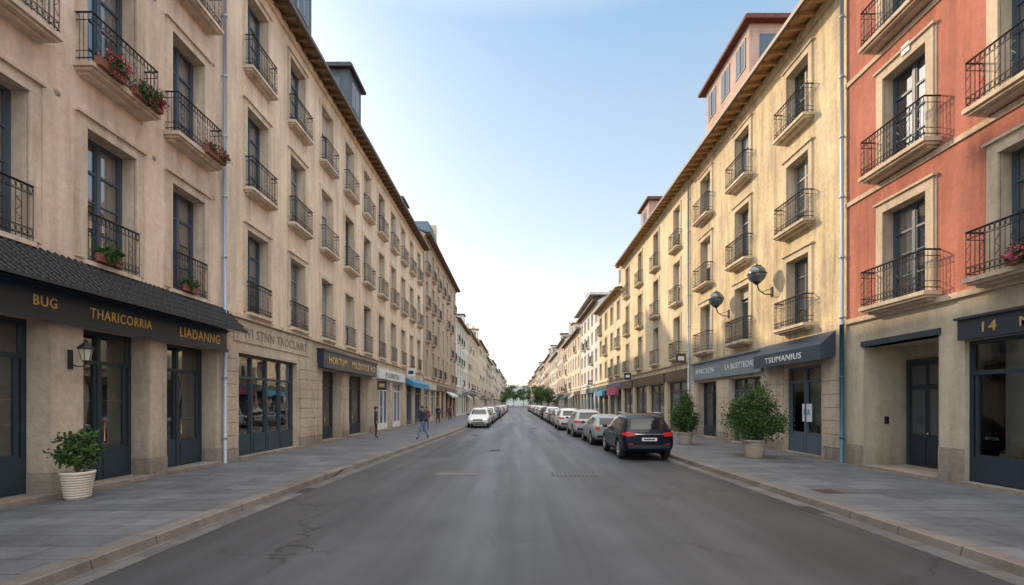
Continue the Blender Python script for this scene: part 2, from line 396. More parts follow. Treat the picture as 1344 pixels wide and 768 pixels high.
# ------------------------------------------------------------------ LEFT BUILDINGS
W_B1 = stucco('wall_peach', (.87, .685, .545), (.76, .59, .455), .53, .11, .17, .4)
W_B1T = stucco('trim_peach', (.76, .61, .475), None, .55, .13, .2)
B = Bld('peach_building', -1, 9.3)
y0, y1 = -8.0, 14.4
cols = [12.95-2.45*i for i in range(5)]; fl = [5.1, 9.2, 13.3]; eave = 17.2
gops = [(7.1, 9.12, .17, 3.68), (9.79, 11.6, .17, 3.68), (12.13, 14.2, .17, 3.68), (4.4, 6.4, .17, 3.68), (1.6, 3.7, .17, 3.68)]
ops = []
for f in fl:
    for c in cols: ops.append((c-.64, c+.64, f+.02, f+2.85))
wall(B, y0, y1, 0, eave, ops+gops, W_B1)
for i, o in enumerate(ops):
    window(B, *o, .32, M_BLUEWOOD if R.random() < .7 else M_WHITEWOOD, W_B1T); surround(B, *o, W_B1T, .2)
for i, f in enumerate(fl):
    for j, c in enumerate(cols):
        if i == 0: balcony(B, c, 1.42, f-.02, .14, W_B1T, 2, 1.05, slab=False); B.box('window_sills', c-.72, c+.72, f-.1, f-.005, 0, .1, W_B1T)
        else: balcony(B, c, 1.85, f, .42, W_B1T, 2, 1.05)
for o in gops: shopfront(B, *o, .5, M_TEAL, M_STONE, 2, .78, .75, True)
shell(B, y0, y1, eave, 11, W_B1, M_TILE)
for (a, b) in ((9.12, 9.79), (11.6, 12.13), (14.2, 14.38), (6.4, 7.1), (3.7, 4.4)):
    B.box('pier_bases', a-.025, b+.02, .13, .62, -.46, .03, M_STONEBASE)
    B.box('pier_facing', a-.012, b+.01, .62, 3.68, -.46, .012, M_STONE)
for c in (11.72, 14.0, 9.25):
    for z in (8.3, 12.4): B.part('tie_plates').lathe(B.P(c, z, .0), [(.001, .03), (.05, .025), (.07, .0)], M_STONEBASE, 10, Matrix.Rotation(math.pi/2, 3, 'Y'))
B.box('fascia', y0, 14.36, 3.66, 4.35, -.01, .2, M_NAVY); B.box('fascia', y0, 14.37, 3.62, 3.70, .2, .25, M_NAVY); B.box('fascia', y0, 14.37, 4.22, 4.3, .2, .25, M_NAVY)
mb = B.part('pent_roof'); ya, yb = y0, 14.55
n = 5
for i in range(n):
    wa = .74*(1-i/n); wb = .74*(1-(i+1)/n)-.02; za = 4.22+.78*(i/n); zb = 4.22+.78*((i+1)/n)
    mb.hexa([B.P(ya, za, wa), B.P(yb, za, wa), B.P(yb, zb-.02, wb), B.P(ya, zb-.02, wb), B.P(ya, za+.07, wa), B.P(yb, za+.07, wa), B.P(yb, zb+.03, wb), B.P(ya, zb+.03, wb)], M_SHINGLE)
u = 5.0
while u < yb:
    for i in range(n):
        wa = .745*(1-i/n); wb = .745*(1-(i+1)/n); za = 4.30+.78*(i/n); zb = 4.26+.78*((i+1)/n)
        uu = u+(.07 if i % 2 else 0)
        mb.tube([B.P(uu, za-.005, wa), B.P(uu, zb-.005, wb)], .022, M_SHINGLE, 5)
    u += .14
B.quad('pent_roof', [(ya, 4.2, .7), (yb-.02, 4.2, .7), (yb-.02, 4.33, 0), (ya, 4.33, 0)], M_NAVY)
text(B, 'BUG', 8.6, 9.05, 3.87, .2, .2, M_GOLD)
text(B, 'THARICORRIA', 9.75, 11.4, 3.84, .22, .2, M_GOLD)
text(B, 'LIADANNG', 12.35, 14.0, 3.82, .27, .2, M_GOLD)
B.done()

W_B2 = stucco('wall_cream', (.89, .72, .55), (.79, .62, .455), .54, .11, .17, .4)
W_B2T = stucco('trim_cream', (.78, .645, .495), None, .55, .13, .2)
B = Bld('cream_building', -1, 9.3)
y0, y1 = 14.4, 45.4; fl = [5.15, 9.4, 13.55]; eave = 17.25
cols = [16.4+3.0*i for i in range(10)]
ops = [(c-.66, c+.66, f+.02, f+(2.85 if k < 2 else 2.7)) for k, f in enumerate(fl) for c in cols]
gops = [(15.3, 19.4, .17, 3.72), (21.9, 24.3, .17, 3.65), (25.4, 28.6, .17, 3.65), (30.6, 33.6, .17, 3.6), (34.3, 37.3, .17, 3.6), (38.6, 41, .17, 3.6), (41.8, 44.6, .17, 3.6)]
wall(B, y0, y1, 4.95, eave, ops, W_B2)
WG = stucco('stone_ground_cream', (.70, .58, .45), None, .55, .12, .14, .35, blocks=True)
wall(B, y0, y1, 0, 4.95, gops, WG)
for i, o in enumerate(ops):
    det = 2 if o[0] < 20 else 1
    window(B, *o, .3, M_BLUEWOOD if R.random() < .6 else M_GREYWOOD, W_B2T, det); surround(B, *o, W_B2T, .17, .045, det)
for i, f in enumerate(fl):
    for c in cols: balcony(B, c, 1.7 if i else 1.5, f, .34 if i else .2, W_B2T, 2 if c < 21 else 1, 1.05)
B.box('string_course', y0+.01, y1-.01, 4.88, 5.02, 0, .1, W_B2T)
shopfront(B, *gops[0], .22, M_TEAL, M_STONE, 4, .76, .7)
for o in gops[1:3]: shopfront(B, *o, .5, M_NAVY, M_STONE, 2, .78, .6, True)
for o in gops[3:5]: shopfront(B, *o, .2, M_WHITEWOOD, M_STONE, 3, .8, .4, far=True)
for o in gops[5:]: shopfront(B, *o, .2, M_BLUEWOOD, M_STONE, 3, .8, .4, far=True)
B.box('sign_panel', 15.0, 20.6, 4.1, 4.82, 0, .035, M_STONE)
text(B, 'IVI STNN TROCUNRT', 15.6, 20.2, 4.27, .34, .035, M_GREYTXT)
B.box('fascia', 21.3, 29.4, 3.7, 4.55, 0, .32, M_NAVY); B.box('fascia', 21.26, 29.44, 4.5, 4.6, 0, .38, M_NAVY)
text(B, 'HORTUM', 21.9, 24.2, 3.95, .34, .32, M_GOLD); text(B, 'MLZIITCE RO', 25, 29, 3.95, .36, .32, M_GOLD)
B.box('fascia', 30.4, 37.5, 3.7, 4.4, 0, .16, M_WHITEWOOD); text(B, 'FLORITA', 32, 35.5, 3.85, .35, .16, M_IRON)
M_AWN = simple('blue_awning', (.06, .25, .45), .7, 0, .3, .08)
B.part('awning').hexa([B.P(38.3, 3.4, .7), B.P(44.9, 3.4, .7), B.P(44.9, 3.8, .0), B.P(38.3, 3.8, .0), B.P(38.3, 3.8, .7), B.P(44.9, 3.8, .7), B.P(44.9, 4.2, 0), B.P(38.3, 4.2, 0)], M_AWN)
for (a, b) in ((14.45, 15.22), (19.5, 20.9), (20.95, 21.8), (24.4, 25.3), (28.7, 30.4)):
    z = .13; k = 0
    while z < 3.6:
        B.box('pier_blocks', a+(.0 if k % 2 else .06), b-(.0 if k % 2 else .06), z, z+.40, -.01, .035 if z > .5 else .06, M_STONE if z > .5 else M_STONEBASE); z += .42; k += 1
blade_sign(B, 29.9, 3.2, .6, M_NAVY, M_GOLD); blade_sign(B, 37.9, 4.6, .7, M_WHITEWOOD, M_NAVY)
shell(B, y0, y1, eave, 11, W_B2, M_TILE)
dormer(B, 26.2, 28.2, 17.4, 21.2, -.3, M_SLATE, M_SHINGLE)
dormer(B, 19.6, 21.4, 17.4, 21.2, -.3, M_SLATE, M_SHINGLE)
dormer(B, 39.5, 41, 17.4, 19.6, -.6, M_SLATE, M_SHINGLE)
B.done()

W_B3 = stucco('wall_brown', (.56, .44, .34), (.46, .36, .27), .5, .12, .2)
def far_building(name, side, D, y0, y1, eave, nfl, wallc, trimc, det, roofm=M_TILE, shopc=None, spacing=3.0, bal=.7, rafters=1, wood=None, awn=None, seed=0, stone=None, awnp=.3, tops=True):
    rr = random.Random(seed*17+3)
    B = Bld(name, side, D); g = 4.6; fh = (eave-.35-g)/nfl
    n = max(1, int((y1-y0-.8)/spacing)); sp = (y1-y0)/n
    cols = [y0+sp*(i+.5) for i in range(n)]
    ops = [(c-.6, c+.6, g+k*fh+.35, g+k*fh+fh-.55) for k in range(nfl) for c in cols]
    gops = []
    for i in range(n):
        c = cols[i]; hw = sp*.5-.35; gops.append((c-hw, c+hw, .17, 3.45))
    wall(B, y0, y1, g, eave, ops, wallc); wall(B, y0, y1, 0, g, gops, stone or trimc)
    fm = rr.choice([M_GREYWOOD, M_BLUEWOOD, M_WHITEWOOD])
    for o in ops: window(B, *o, .28, fm, trimc, det); surround(B, *o, trimc, .16, .05, 0)
    for k in range(nfl):
        for c in cols:
            if rr.random() < bal: balcony(B, c, 1.6, g+k*fh+.33, .36, trimc, min(det, 1), 1.0)
    B.box('string_course', y0+.01, y1-.01, g-.08, g+.1, 0, .1, trimc)
    i = 0
    pal = [(.03, .05, .08), (.16, .06, .05), (.04, .09, .07), (.3, .28, .24), (.1, .06, .03), (.08, .14, .2), (.45, .43, .39)]
    while i < n:
        k = rr.choice([1, 2]); k = min(k, n-i); cc = rr.choice(pal) if not shopc else shopc
        fmn = simple('shop_%d' % int(cc[0]*1000+cc[1]*100+cc[2]*37), cc, .5, 0, .5, .1)
        for o in gops[i:i+k]:
            if det: shopfront(B, *o, .2, fmn, trimc, 2, .8, .4, step=False, far=True)
            else:
                reveal(B, *o, .25, trimc); B.quad('window_glass', [(o[0], o[2], -.25), (o[1], o[2], -.25), (o[1], o[3], -.25), (o[0], o[3], -.25)], M_FARGLASS)
                B.box('shopfront', (o[0]+o[1])/2-.05, (o[0]+o[1])/2+.05, o[2], o[3], -.24, -.18, fmn); B.box('shopfront', o[0], o[1], o[2], o[2]+.5, -.24, -.19, fmn)
        B.box('fascia', gops[i][0]-.15, gops[i+k-1][1]+.15, 3.5, 4.15, 0, .14, fmn)
        if rr.random() < .35: blade_sign(B, gops[i][0]-.2, rr.uniform(3.6, 5.2), .6, rr.choice([M_NAVY, fmn]), rr.choice([M_PALETXT, M_GOLD]))
        if rr.random() < awnp or awn:
            am = awn or rr.choice([simple('green_awning', (.06, .14, .11), .7), simple('white_awning', (.6, .58, .55), .7), simple('cream_awning', (.5, .42, .32), .7)])
            a, b = gops[i][0]-.1, gops[i+k-1][1]+.1
            B.part('awning').hexa([B.P(a, 2.85, .9), B.P(b, 2.85, .9), B.P(b, 3.45, .15), B.P(a, 3.45, .15), B.P(a, 3.1, .9), B.P(b, 3.1, .9), B.P(b, 3.55, .15), B.P(a, 3.55, .15)], am)
        i += k
    shell(B, y0, y1, eave, 11, wallc, roofm, rafters=rafters if det else 0, wood=wood)
    if tops:
        for k in range(rr.choice([1, 2, 2])):
            u = rr.uniform(y0+1, y1-2)
            if rr.random() < .5: B.box('chimney', u, u+.9, eave, eave+4.6, -2.4, -1.7, trimc); B.box('chimney', u-.08, u+.98, eave+4.6, eave+4.75, -2.5, -1.6, trimc)
            else: dormer(B, u, u+1.7, eave, eave+3.2, -.5, wallc, roofm)
    return B
B = far_building('brown_building', -1, 9.25, 45.4, 69.5, 19.0, 4, W_B3, stucco('trim_brown', (.62, .49, .38)), 1, M_SLATE, spacing=3.0, bal=.6, seed=5, tops=False)
M_BSL = simple('blue_slate', (.05, .09, .125), .75, 0, .3, .25, 5)
mb = B.part('slate_gable'); P = B.P
a, b = 47.5, 54.5
mb.hexa([P(a, 19.15, .4), P(b, 19.15, .4), P(b, 19.15, -6), P(a, 19.15, -6), P(b-2.2, 22.9, -.9), P(b, 22.9, -.8), P(b, 22.9, -5), P(b-2.2, 22.9, -5)], M_BSL)
mb.box(-9.6, -11, b+.01, b+.5, 19.1, 23.3, MATS['trim_brown'])
B.done()
pal = [((.80, .77, .71), (.74, .70, .64)), ((.77, .65, .52), (.75, .65, .53)), ((.81, .70, .55), (.78, .69, .57)), ((.71, .60, .49), (.73, .63, .52)), ((.82, .76, .65), (.78, .73, .64)), ((.73, .60, .49), (.75, .64, .54))]  # far facade colours, lightened to paint in distance haze
def pair(i):
    a, b = pal[i % len(pal)]
    return stucco('far_wall_%d' % (i % len(pal)), a, far=True), stucco('far_trim_%d' % (i % len(pal)), b, far=True)
y = 69.5; i = 0
hs = [15.0, 16.0, 17.5, 16.5, 18.5, 17.5, 19.5, 18.5, 20.5, 19, 22, 20, 20, 22]
while y < 420:
    L = R.uniform(14, 26)*(1+y/400); w, t = pair(i)
    far_building('stone_building', -1, 9.3+R.uniform(-.15, .2), y, y+L, hs[min(i, 13)], 4 if hs[min(i, 13)] > 16 else 3, w, t, 1 if y < 85 else 0, R.choice([M_SLATE, M_TILE]), bal=.35, seed=20+i).done()
    y += L; i += 1

# ------------------------------------------------------------------ RIGHT BUILDINGS
W_R1 = stucco('wall_red', (.50, .195, .14), (.42, .165, .12), .53, .12, .18, .4)
W_R1T = stucco('trim_sand', (.65, .53, .40), None, .55, .12, .18)
W_R1G = stucco('ground_beige', (.56, .50, .38), None, .6, .1, .14)
B = Bld('red_building', 1, 10.4)
y0, y1 = -8.0, 14.4; fl = [4.78, 8.55, 12.3]; eave = 17.0
cols = [12.25-3.1*i for i in range(4)]
ops = [(c-.68, c+.68, f+.02, f+2.62) for f in fl for c in cols]
gops = [(11.26, 13.7, .15, 3.7), (7.6, 10.6, .15, 3.45), (3.5, 6.8, .15, 3.45)]
wall(B, y0, y1, 4.55, eave, ops, W_R1); wall(B, y0, y1, 0, 4.55, gops, W_R1G)
for o in ops: window(B, *o, .26, M_BLUEWOOD, W_R1T); surround(B, *o, W_R1T, .22, .06)
for f in fl:
    for c in cols: balcony(B, c, 2.15, f, .45, W_R1T, 2, 1.02)
B.box('string_course', y0, y1-.01, 4.48, 4.62, 0, .09, W_R1T); B.box('string_course', y0, y1-.01, 8.15, 8.28, 0, .05, W_R1T); B.box('string_course', y0, y1-.01, 11.9, 12.03, 0, .05, W_R1T)
o = gops[0]; reveal(B, *o, 1.3, W_R1G)
B.quad('porch_back', [(o[0], .15, -1.3), (o[1], .15, -1.3), (o[1], 3.7, -1.3), (o[0], 3.7, -1.3)], W_R1G)
da, db = 12.3, 13.5
B.box('porch_door', da, db, .16, 3.2, -1.3, -1.22, M_NAVY)
for (a, b) in ((da+.05, da+.57), (da+.63, db-.05)):
    B.box('porch_door', a+.05, b-.05, .3, 1.0, -1.22, -1.2, M_NAVY); B.box('porch_door', a+.05, b-.05, 1.12, 2.4, -1.22, -1.205, M_FARGLASS); B.box('porch_door', a+.04, b-.04, 2.55, 3.1, -1.22, -1.205, M_FARGLASS)
B.part('porch_door').ell(B.P(12.87, 1.15, -1.17), (.035, .035, .035), M_GOLD)
B.box('porch_door', da-.1, da, .16, 3.3, -1.3, -1.2, M_TEAL); B.box('porch_door', db, db+.1, .16, 3.3, -1.3, -1.2, M_TEAL); B.box('porch_door', da, db, 3.2, 3.3, -1.3, -1.2, M_TEAL)
B.box('porch_beam', 11.2, 13.76, 3.7, 3.86, -.4, .05, M_TEAL)
B.box('intercom', 13.68, 13.695, 1.4, 1.62, -.75, -.62, M_IRON)
B.box('door_step', 11.22, 13.74, .131, .2, -1.2, .22, M_STONEBASE)
B.box('pier_base', 10.62, 11.24, .13, .95, -.3, .04, M_STONEBASE); B.box('pier_base', 13.72, 14.34, .13, .75, -.01, .04, M_STONEBASE)
M_PALEROOM = simple('shop_back_wall', (.72, .82, .78), .9)
for o in gops[1:]:
    shopfront(B, *o, .12, M_NAVY, W_R1G, 1, .76, .62, backm=M_PALEROOM)
    B.box('fascia', o[0]-.02, o[1]+.02, 3.46, 3.92, 0, .16, M_NAVY); B.box('fascia', o[0]-.06, o[1]+.06, 3.92, 3.98, 0, .22, M_NAVY)
text(B, '14', 9.75, 10.05, 3.58, .22, .16, M_GOLD); text(B, 'MAISON', 8.0, 9.3, 3.58, .2, .16, M_GOLD)
shell(B, y0, y1, eave, 11, W_R1, M_TILE, rafters=1, wood=M_WOOD)
B.box('alarm_box', 12.0, 12.25, 11.3, 11.55, 0, .1, M_WHITEWOOD)
B.done()

W_R2 = stucco('wall_yellow', (.82, .665, .42), (.62, .50, .345), .50, .14, .26, .45)
W_R2T = stucco('trim_yellow', (.72, .60, .43), None, .55, .13, .2)
B = Bld('yellow_building', 1, 10.4)
y0, y1 = 14.4, 27.4; fl = [4.85, 8.5, 12.2]; eave = 15.5
cols = [16.9, 21.05, 25.1]
ops = [(c-.66, c+.66, f+.02, f+(2.55 if i < 2 else 2.3)) for i, f in enumerate(fl) for c in cols]
gops = [(15.6, 17.7, .14, 3.35), (19.5, 22.4, .14, 3.2), (23.8, 26.3, .14, 3.2)]
wall(B, y0, y1, 4.4, eave, ops, W_R2); wall(B, y0, y1, 0, 4.4, gops, stucco('stone_ground_yellow', (.63, .54, .42), None, .5, .13, .16, .35, blocks=True))
for o in ops: window(B, *o, .3, M_BLUEWOOD if R.random() < .5 else M_GREYWOOD, W_R2T, 2 if o[0] < 18 else 1); surround(B, *o, W_R2T, .2, .05)
for f in fl:
    for c in cols: balcony(B, c, 1.9, f, .42, W_R2T, 2 if c < 22 else 1, 1.02)
shopfront(B, *gops[0], .15, M_BLUEWOOD, M_STONE, 2, .82, .75, backm=M_PALEROOM)
B.box('poster', 16.3, 16.85, 1.35, 2.0, -.14, -.13, M_WHITEWOOD)
text(B, 'P/A', 16.4, 16.75, 1.6, .2, -.13, M_AWN)
shopfront(B, *gops[1], .3, M_BLUEWOOD, M_STONE, 3, .8, .6); shopfront(B, *gops[2], .4, M_NAVY, M_STONE, 2, .8, .6)
M_SB = simple('slate_blue_sign', (.045, .065, .09), .5, 0, .5, .1); M_LB = simple('pale_blue_sign', (.19, .235, .265), .55, 0, .5, .12, 3)
B.part('awning').hexa([B.P(14.9, 3.45, .5), B.P(19.1, 3.45, .5), B.P(19.1, 3.6, .0), B.P(14.9, 3.6, .0), B.P(14.9, 3.95, .5), B.P(19.1, 3.95, .5), B.P(19.1, 4.4, 0), B.P(14.9, 4.4, 0)], M_SB)
B.box('fascia', 19.2, 26.7, 3.35, 4.25, 0, .14, M_LB); B.box('fascia', 19.15, 26.75, 4.25, 4.33, 0, .22, M_LB)
text(B, 'TSUMANIUS', 15.9, 18.2, 3.58, .22, .505, M_PALETXT); text(B, 'LA BUSTTEOAE', 19.7, 22.5, 3.65, .28, .14, M_PALETXT); text(B, 'ANCIEN', 23.8, 26.2, 3.65, .28, .14, M_PALETXT)
for (a, b) in ((14.5, 15.5), (17.8, 19.3), (22.5, 23.7), (26.4, 27.3)):
    z = .13; k = 0
    while z < 3.2:
        B.box('pier_blocks', a+(.0 if k % 2 else .05), b-(.0 if k % 2 else .05), z, z+.42, -.01, .03, M_STONE if z > .5 else M_STONEBASE); z += .44; k += 1
shell(B, y0, y1, eave, 11, W_R2, M_TILE, over=.75, rafters=1, wood=M_WOOD)
W_PK = stucco('attic_beige', (.54, .39, .33))
dormer(B, 22.0, 27.0, 15.6, 20.3, -.8, W_PK, M_BRTILE, M_BLUEWOOD, n=3, ov=.35, dep=4)
B.done()

B = far_building('yellow_row_building', 1, 10.4, 27.4, 45.0, 15.6, 3, stucco('wall_yellow2', (.81, .67, .44), (.65, .54, .37), .5), W_R2T, 1, M_TILE, spacing=3.4, bal=1.0, wood=M_WOOD, shopc=(.10, .06, .05), seed=42, awnp=0, tops=False)
dormer(B, 38, 40.5, 15.7, 18.9, -.6, W_PK, M_BRTILE, M_BLUEWOOD)
B.done()
M_PKA = simple('pink_awning', (.42, .09, .15), .7)
B = far_building('ochre_building', 1, 10.4, 45.0, 58, 13.4, 3, stucco('wall_ochre', (.82, .70, .49)), W_R2T, 1, M_TILE, spacing=3.0, bal=.5, wood=M_WOOD, seed=43, awnp=0)
B.box('pink_sign', 46, 50.5, 2.9, 3.8, .14, .5, M_PKA); B.box('blue_sign', 53, 57.5, 2.95, 3.5, .14, .5, M_AWN)
B.done()
B = far_building('grey_building', 1, 10.4, 58, 74, 15.2, 4, pair(0)[0], pair(0)[1], 1, M_SLATE, bal=.3, seed=44, awnp=0)
B.box('roof_slab', 57.6, 74, 15.8, 16.1, -7, 1.2, MATS['far_trim_0']); B.done()
y = 74; i = 2
hs = [14, 16, 15, 17.5, 16.5, 18.5, 17, 19, 18, 19, 20, 21]; k = 0
while y < 420:
    L = R.uniform(14, 26)*(1+y/400); w, t = pair(i)
    far_building('stone_building', 1, 10.4+R.uniform(-.2, .2), y, y+L, hs[min(k, 11)], 4 if hs[min(k, 11)] > 16 else 3, w, t, 1 if y < 85 else 0, R.choice([M_SLATE, M_TILE]), bal=.35, seed=60+i).done()
    y += L; i += 1; k += 1

# ------------------------------------------------------------------ drainpipes
def pipe(X, Y, z0, z1, m1, m2=None, zs=4.5, sgn=1):
    e = empty('drainpipe'); mb = MB()
    if m2: mb.tube([(X, Y, z0), (X, Y, zs)], .065, m2, 10); mb.tube([(X, Y, zs-.003), (X, Y, z1)], .055, m1, 10)
    else: mb.tube([(X, Y, z0), (X, Y, z1)], .055, m1, 10)
    z = z0+.8
    while z < z1:
        mb.lathe((X, Y, z), [(.056, -.04), (.075, -.03), (.075, .03), (.056, .04)], m1 if z > zs or not m2 else m2, 10)
        mb.box(X, X+.12*sgn, Y-.015, Y+.015, z-.015, z+.015, m1); z += 1.9
    mb.obj('pipe', e)
pipe(-9.2, 14.42, .13, 17.0, M_ZINC, None, 4.5, -1)
pipe(10.28, 14.45, .13, 15.4, M_ZINC, M_TEALPIPE, 4.5, 1)
pipe(10.3, 27.4, .13, 15.4, M_ZINC, None, 4.5, 1)

# ------------------------------------------------------------------ lanterns / lamps
e = empty('wall_lantern'); mb = MB(); X, Y, Z = -8.95, 9.5, 3.02
M_LG = simple('lantern_glass', (.6, .55, .42), .3)
mb.box(-9.285, -9.26, Y-.05, Y+.05, Z-.3, Z+.1, M_IRON)
mb.tube([(-9.27, Y, Z-.2), (-9.15, Y, Z-.24), (-9.0, Y, Z-.24), (X, Y, Z-.16)], .014, M_IRON, 6)
mb.lathe((X, Y, Z), [(.01, -.17), (.05, -.15), (.07, -.12)], M_IRON, 6, None, False)
mb.lathe((X, Y, Z), [(.068, -.12), (.12, .12)], M_LG, 6, None, False)
mb.lathe((X, Y, Z), [(.15, .11), (.15, .13), (.05, .24), (.03, .25), (.03, .29), (.001, .33)], M_IRON, 6, None, False)
for j in range(6):
    a = j*math.pi/3; c, s = math.cos(a), math.sin(a)
    mb.tube([(X+c*.07, Y+s*.07, Z-.12), (X+c*.123, Y+s*.123, Z+.12)], .008, M_IRON, 4)
mb.obj('lantern', e)
M_GLOBE = simple('smoked_globe', (.10, .115, .13), .1, 0, .9)
for (Y, Z) in ((18.6, 6.6), (22.4, 6.45)):
    e = empty('wall_lamp'); mb = MB(); XW = 10.4; c = (XW-.62, Y, Z+.66)
    mb.box(XW-.03, XW, Y-.08, Y+.08, Z-.25, Z+.15, M_IRON)
    mb.tube([(XW-.02, Y, Z-.15), (XW-.3, Y, Z-.14), (XW-.54, Y, Z+.02), (XW-.62, Y, Z+.26)], .024, M_IRON, 8)
    mb.tube([(XW-.02, Y, Z+.08), (XW-.25, Y, Z+.02), (XW-.42, Y, Z-.06)], .014, M_IRON, 6)
    mb.lathe(c, [(.001, -.42), (.06, -.42), (.07, -.38), (.14, -.35), (.15, -.30)], M_IRON, 16)
    mb.ell(c, (.35, .35, .35), M_GLOBE, 28, 18)
    mb.lathe(c, [(.355, -.02), (.37, -.01), (.37, .02), (.355, .03)], M_IRON, 28)
    mb.lathe(c, [(.19, .30), (.17, .345), (.07, .38), (.03, .39), (.03, .44), (.001, .47)], M_IRON, 20)
    mb.obj('lamp', e)

# ------------------------------------------------------------------ ground
def nodekit(n, l, g):
    def noise(s, d=3, vec=None, ro=.55):
        t = n.new('ShaderNodeTexNoise'); t.inputs['Scale'].default_value = s; t.inputs['Detail'].default_value = d; t.inputs['Roughness'].default_value = ro; l.new(vec or g.outputs['Position'], t.inputs['Vector']); return t.outputs['Fac']
    def mr(src, a, bb, c, d):
        k = n.new('ShaderNodeMapRange'); l.new(src, k.inputs[0])
        for i, v in enumerate((a, bb, c, d)): k.inputs[i+1].default_value = v
        return k.outputs[0]
    def mul(a, bb):
        k = n.new('ShaderNodeMath'); k.operation = 'MULTIPLY'; l.new(a, k.inputs[0]); l.new(bb, k.inputs[1]); return k.outputs[0]
    return noise, mr, mul
def mat_asphalt(name='asphalt', col=(.050, .053, .060), crack=True):
    m, n, l, b = nt(name)
    g = n.new('ShaderNodeNewGeometry'); noise, mr, mul = nodekit(n, l, g)
    mp = n.new('ShaderNodeMapping'); mp.inputs['Scale'].default_value = (1.1, .05, 1); l.new(g.outputs['Position'], mp.inputs['Vector'])
    wear = noise(1, 3, mp.outputs[0])
    f = mul(mr(noise(90, 2), .3, .7, .62, 1.42), mr(noise(.6, 5), .3, .7, .74, 1.2))
    f = mul(f, mr(wear, .35, .65, .76, 1.24))
    f = mul(f, mr(noise(300, 1), .3, .75, .45, 1.9))
    sp = n.new('ShaderNodeSeparateXYZ'); l.new(g.outputs['Position'], sp.inputs[0])
    ab = n.new('ShaderNodeMath'); ab.operation = 'ABSOLUTE'; l.new(sp.outputs['X'], ab.inputs[0])
    f = mul(f, mr(ab.outputs[0], 3.4, 5.2, 1.06, .78))
    if crack:
        wv = n.new('ShaderNodeVectorMath'); wv.operation = 'ADD'
        nn = n.new('ShaderNodeTexNoise'); nn.inputs['Scale'].default_value = 1.6; nn.inputs['Detail'].default_value = 5; l.new(g.outputs['Position'], nn.inputs['Vector'])
        l.new(g.outputs['Position'], wv.inputs[0]); l.new(nn.outputs['Color'], wv.inputs[1])
        vo = n.new('ShaderNodeTexVoronoi'); vo.feature = 'DISTANCE_TO_EDGE'; vo.inputs['Scale'].default_value = .25; l.new(wv.outputs[0], vo.inputs['Vector'])
        vis = mr(noise(.35, 2), .42, .56, 1.0, .42)
        a = n.new('ShaderNodeMath'); a.operation = 'MAXIMUM'; l.new(mr(vo.outputs['Distance'], .001, .007, 0, 1), a.inputs[0]); l.new(vis, a.inputs[1])
        f = mul(f, a.outputs[0])
    s = n.new('ShaderNodeVectorMath'); s.operation = 'SCALE'; s.inputs[0].default_value = col
    l.new(f, s.inputs['Scale']); l.new(s.outputs[0], b.inputs['Base Color'])
    l.new(mr(wear, .3, .7, .6, .42), b.inputs['Roughness'])
    bp = n.new('ShaderNodeBump'); bp.inputs['Strength'].default_value = .45; bp.inputs['Distance'].default_value = .01
    l.new(noise(120, 2), bp.inputs['Height']); l.new(bp.outputs[0], b.inputs['Normal'])
    return m
def mat_slabs(name, c1, c2, mort, bw, rh, swap=False):
    m, n, l, b = nt(name)
    g = n.new('ShaderNodeNewGeometry'); noise, mr, mul = nodekit(n, l, g); br = n.new('ShaderNodeTexBrick')
    mp = n.new('ShaderNodeMapping')
    if swap: mp.inputs['Rotation'].default_value = (0, 0, math.pi/2)
    l.new(g.outputs['Position'], mp.inputs['Vector']); l.new(mp.outputs[0], br.inputs['Vector'])
    br.inputs['Scale'].default_value = 1; br.inputs['Brick Width'].default_value = bw; br.inputs['Row Height'].default_value = rh
    br.inputs['Mortar Size'].default_value = .009; br.inputs['Mortar Smooth'].default_value = .3
    br.inputs['Color1'].default_value = (*c1, 1); br.inputs['Color2'].default_value = (*c2, 1); br.inputs['Mortar'].default_value = (*mort, 1)
    mm = mul(mr(noise(.9, 5, None, .68), .3, .7, .66, 1.2), mr(noise(60, 2), .3, .7, .82, 1.18))
    mm = mul(mm, mr(noise(3.5, 5, None, .7), .52, .68, 1.0, .74))
    s = n.new('ShaderNodeVectorMath'); s.operation = 'SCALE'; l.new(br.outputs['Color'], s.inputs[0]); l.new(mm, s.inputs['Scale'])
    l.new(s.outputs[0], b.inputs['Base Color']); b.inputs['Roughness'].default_value = .58
    bp = n.new('ShaderNodeBump'); bp.inputs['Strength'].default_value = .5; bp.inputs['Distance'].default_value = .01; bp.invert = True
    l.new(br.outputs['Fac'], bp.inputs['Height']); l.new(bp.outputs[0], b.inputs['Normal'])
    return m
M_ASPH = mat_asphalt()
M_ASPH2 = mat_asphalt('asphalt_repair', (.031, .033, .038), False)
M_PAVE = mat_slabs('pavement_slabs', (.105, .114, .130), (.155, .166, .184), (.045, .048, .054), 1.0, .5)
M_KERB = mat_slabs('kerb_granite', (.155, .137, .122), (.20, .177, .157), (.05, .045, .042), 1.0, 5.0, True)
M_GUT = mat_slabs('gutter_setts', (.11, .11, .112), (.145, .145, .143), (.05, .05, .05), .5, 5.0, True)
mb = MB(); mb.face([(-1500, -800, -.004), (1500, -800, -.004), (1500, 2500, -.004), (-1500, 2500, -.004)], simple('ground_earth', (.16, .16, .14), .9, 0, .2, .2, .05)); mb.obj('ground')
mb = MB(); mb.face([(-8, -60, 0), (8, -60, 0), (8, 600, 0), (-8, 600, 0)], M_ASPH); mb.obj('road')
KL = [(-60, 5.1), (8, 5.1), (12, 5.02), (16, 4.85), (20, 4.68), (25, 4.48), (30, 4.32), (36, 4.22), (430, 4.2)]
KR = [(-60, 5.85), (8, 5.82), (11, 5.75), (15, 5.66), (20, 5.6), (30, 5.4), (45, 5.2), (430, 5.1)]
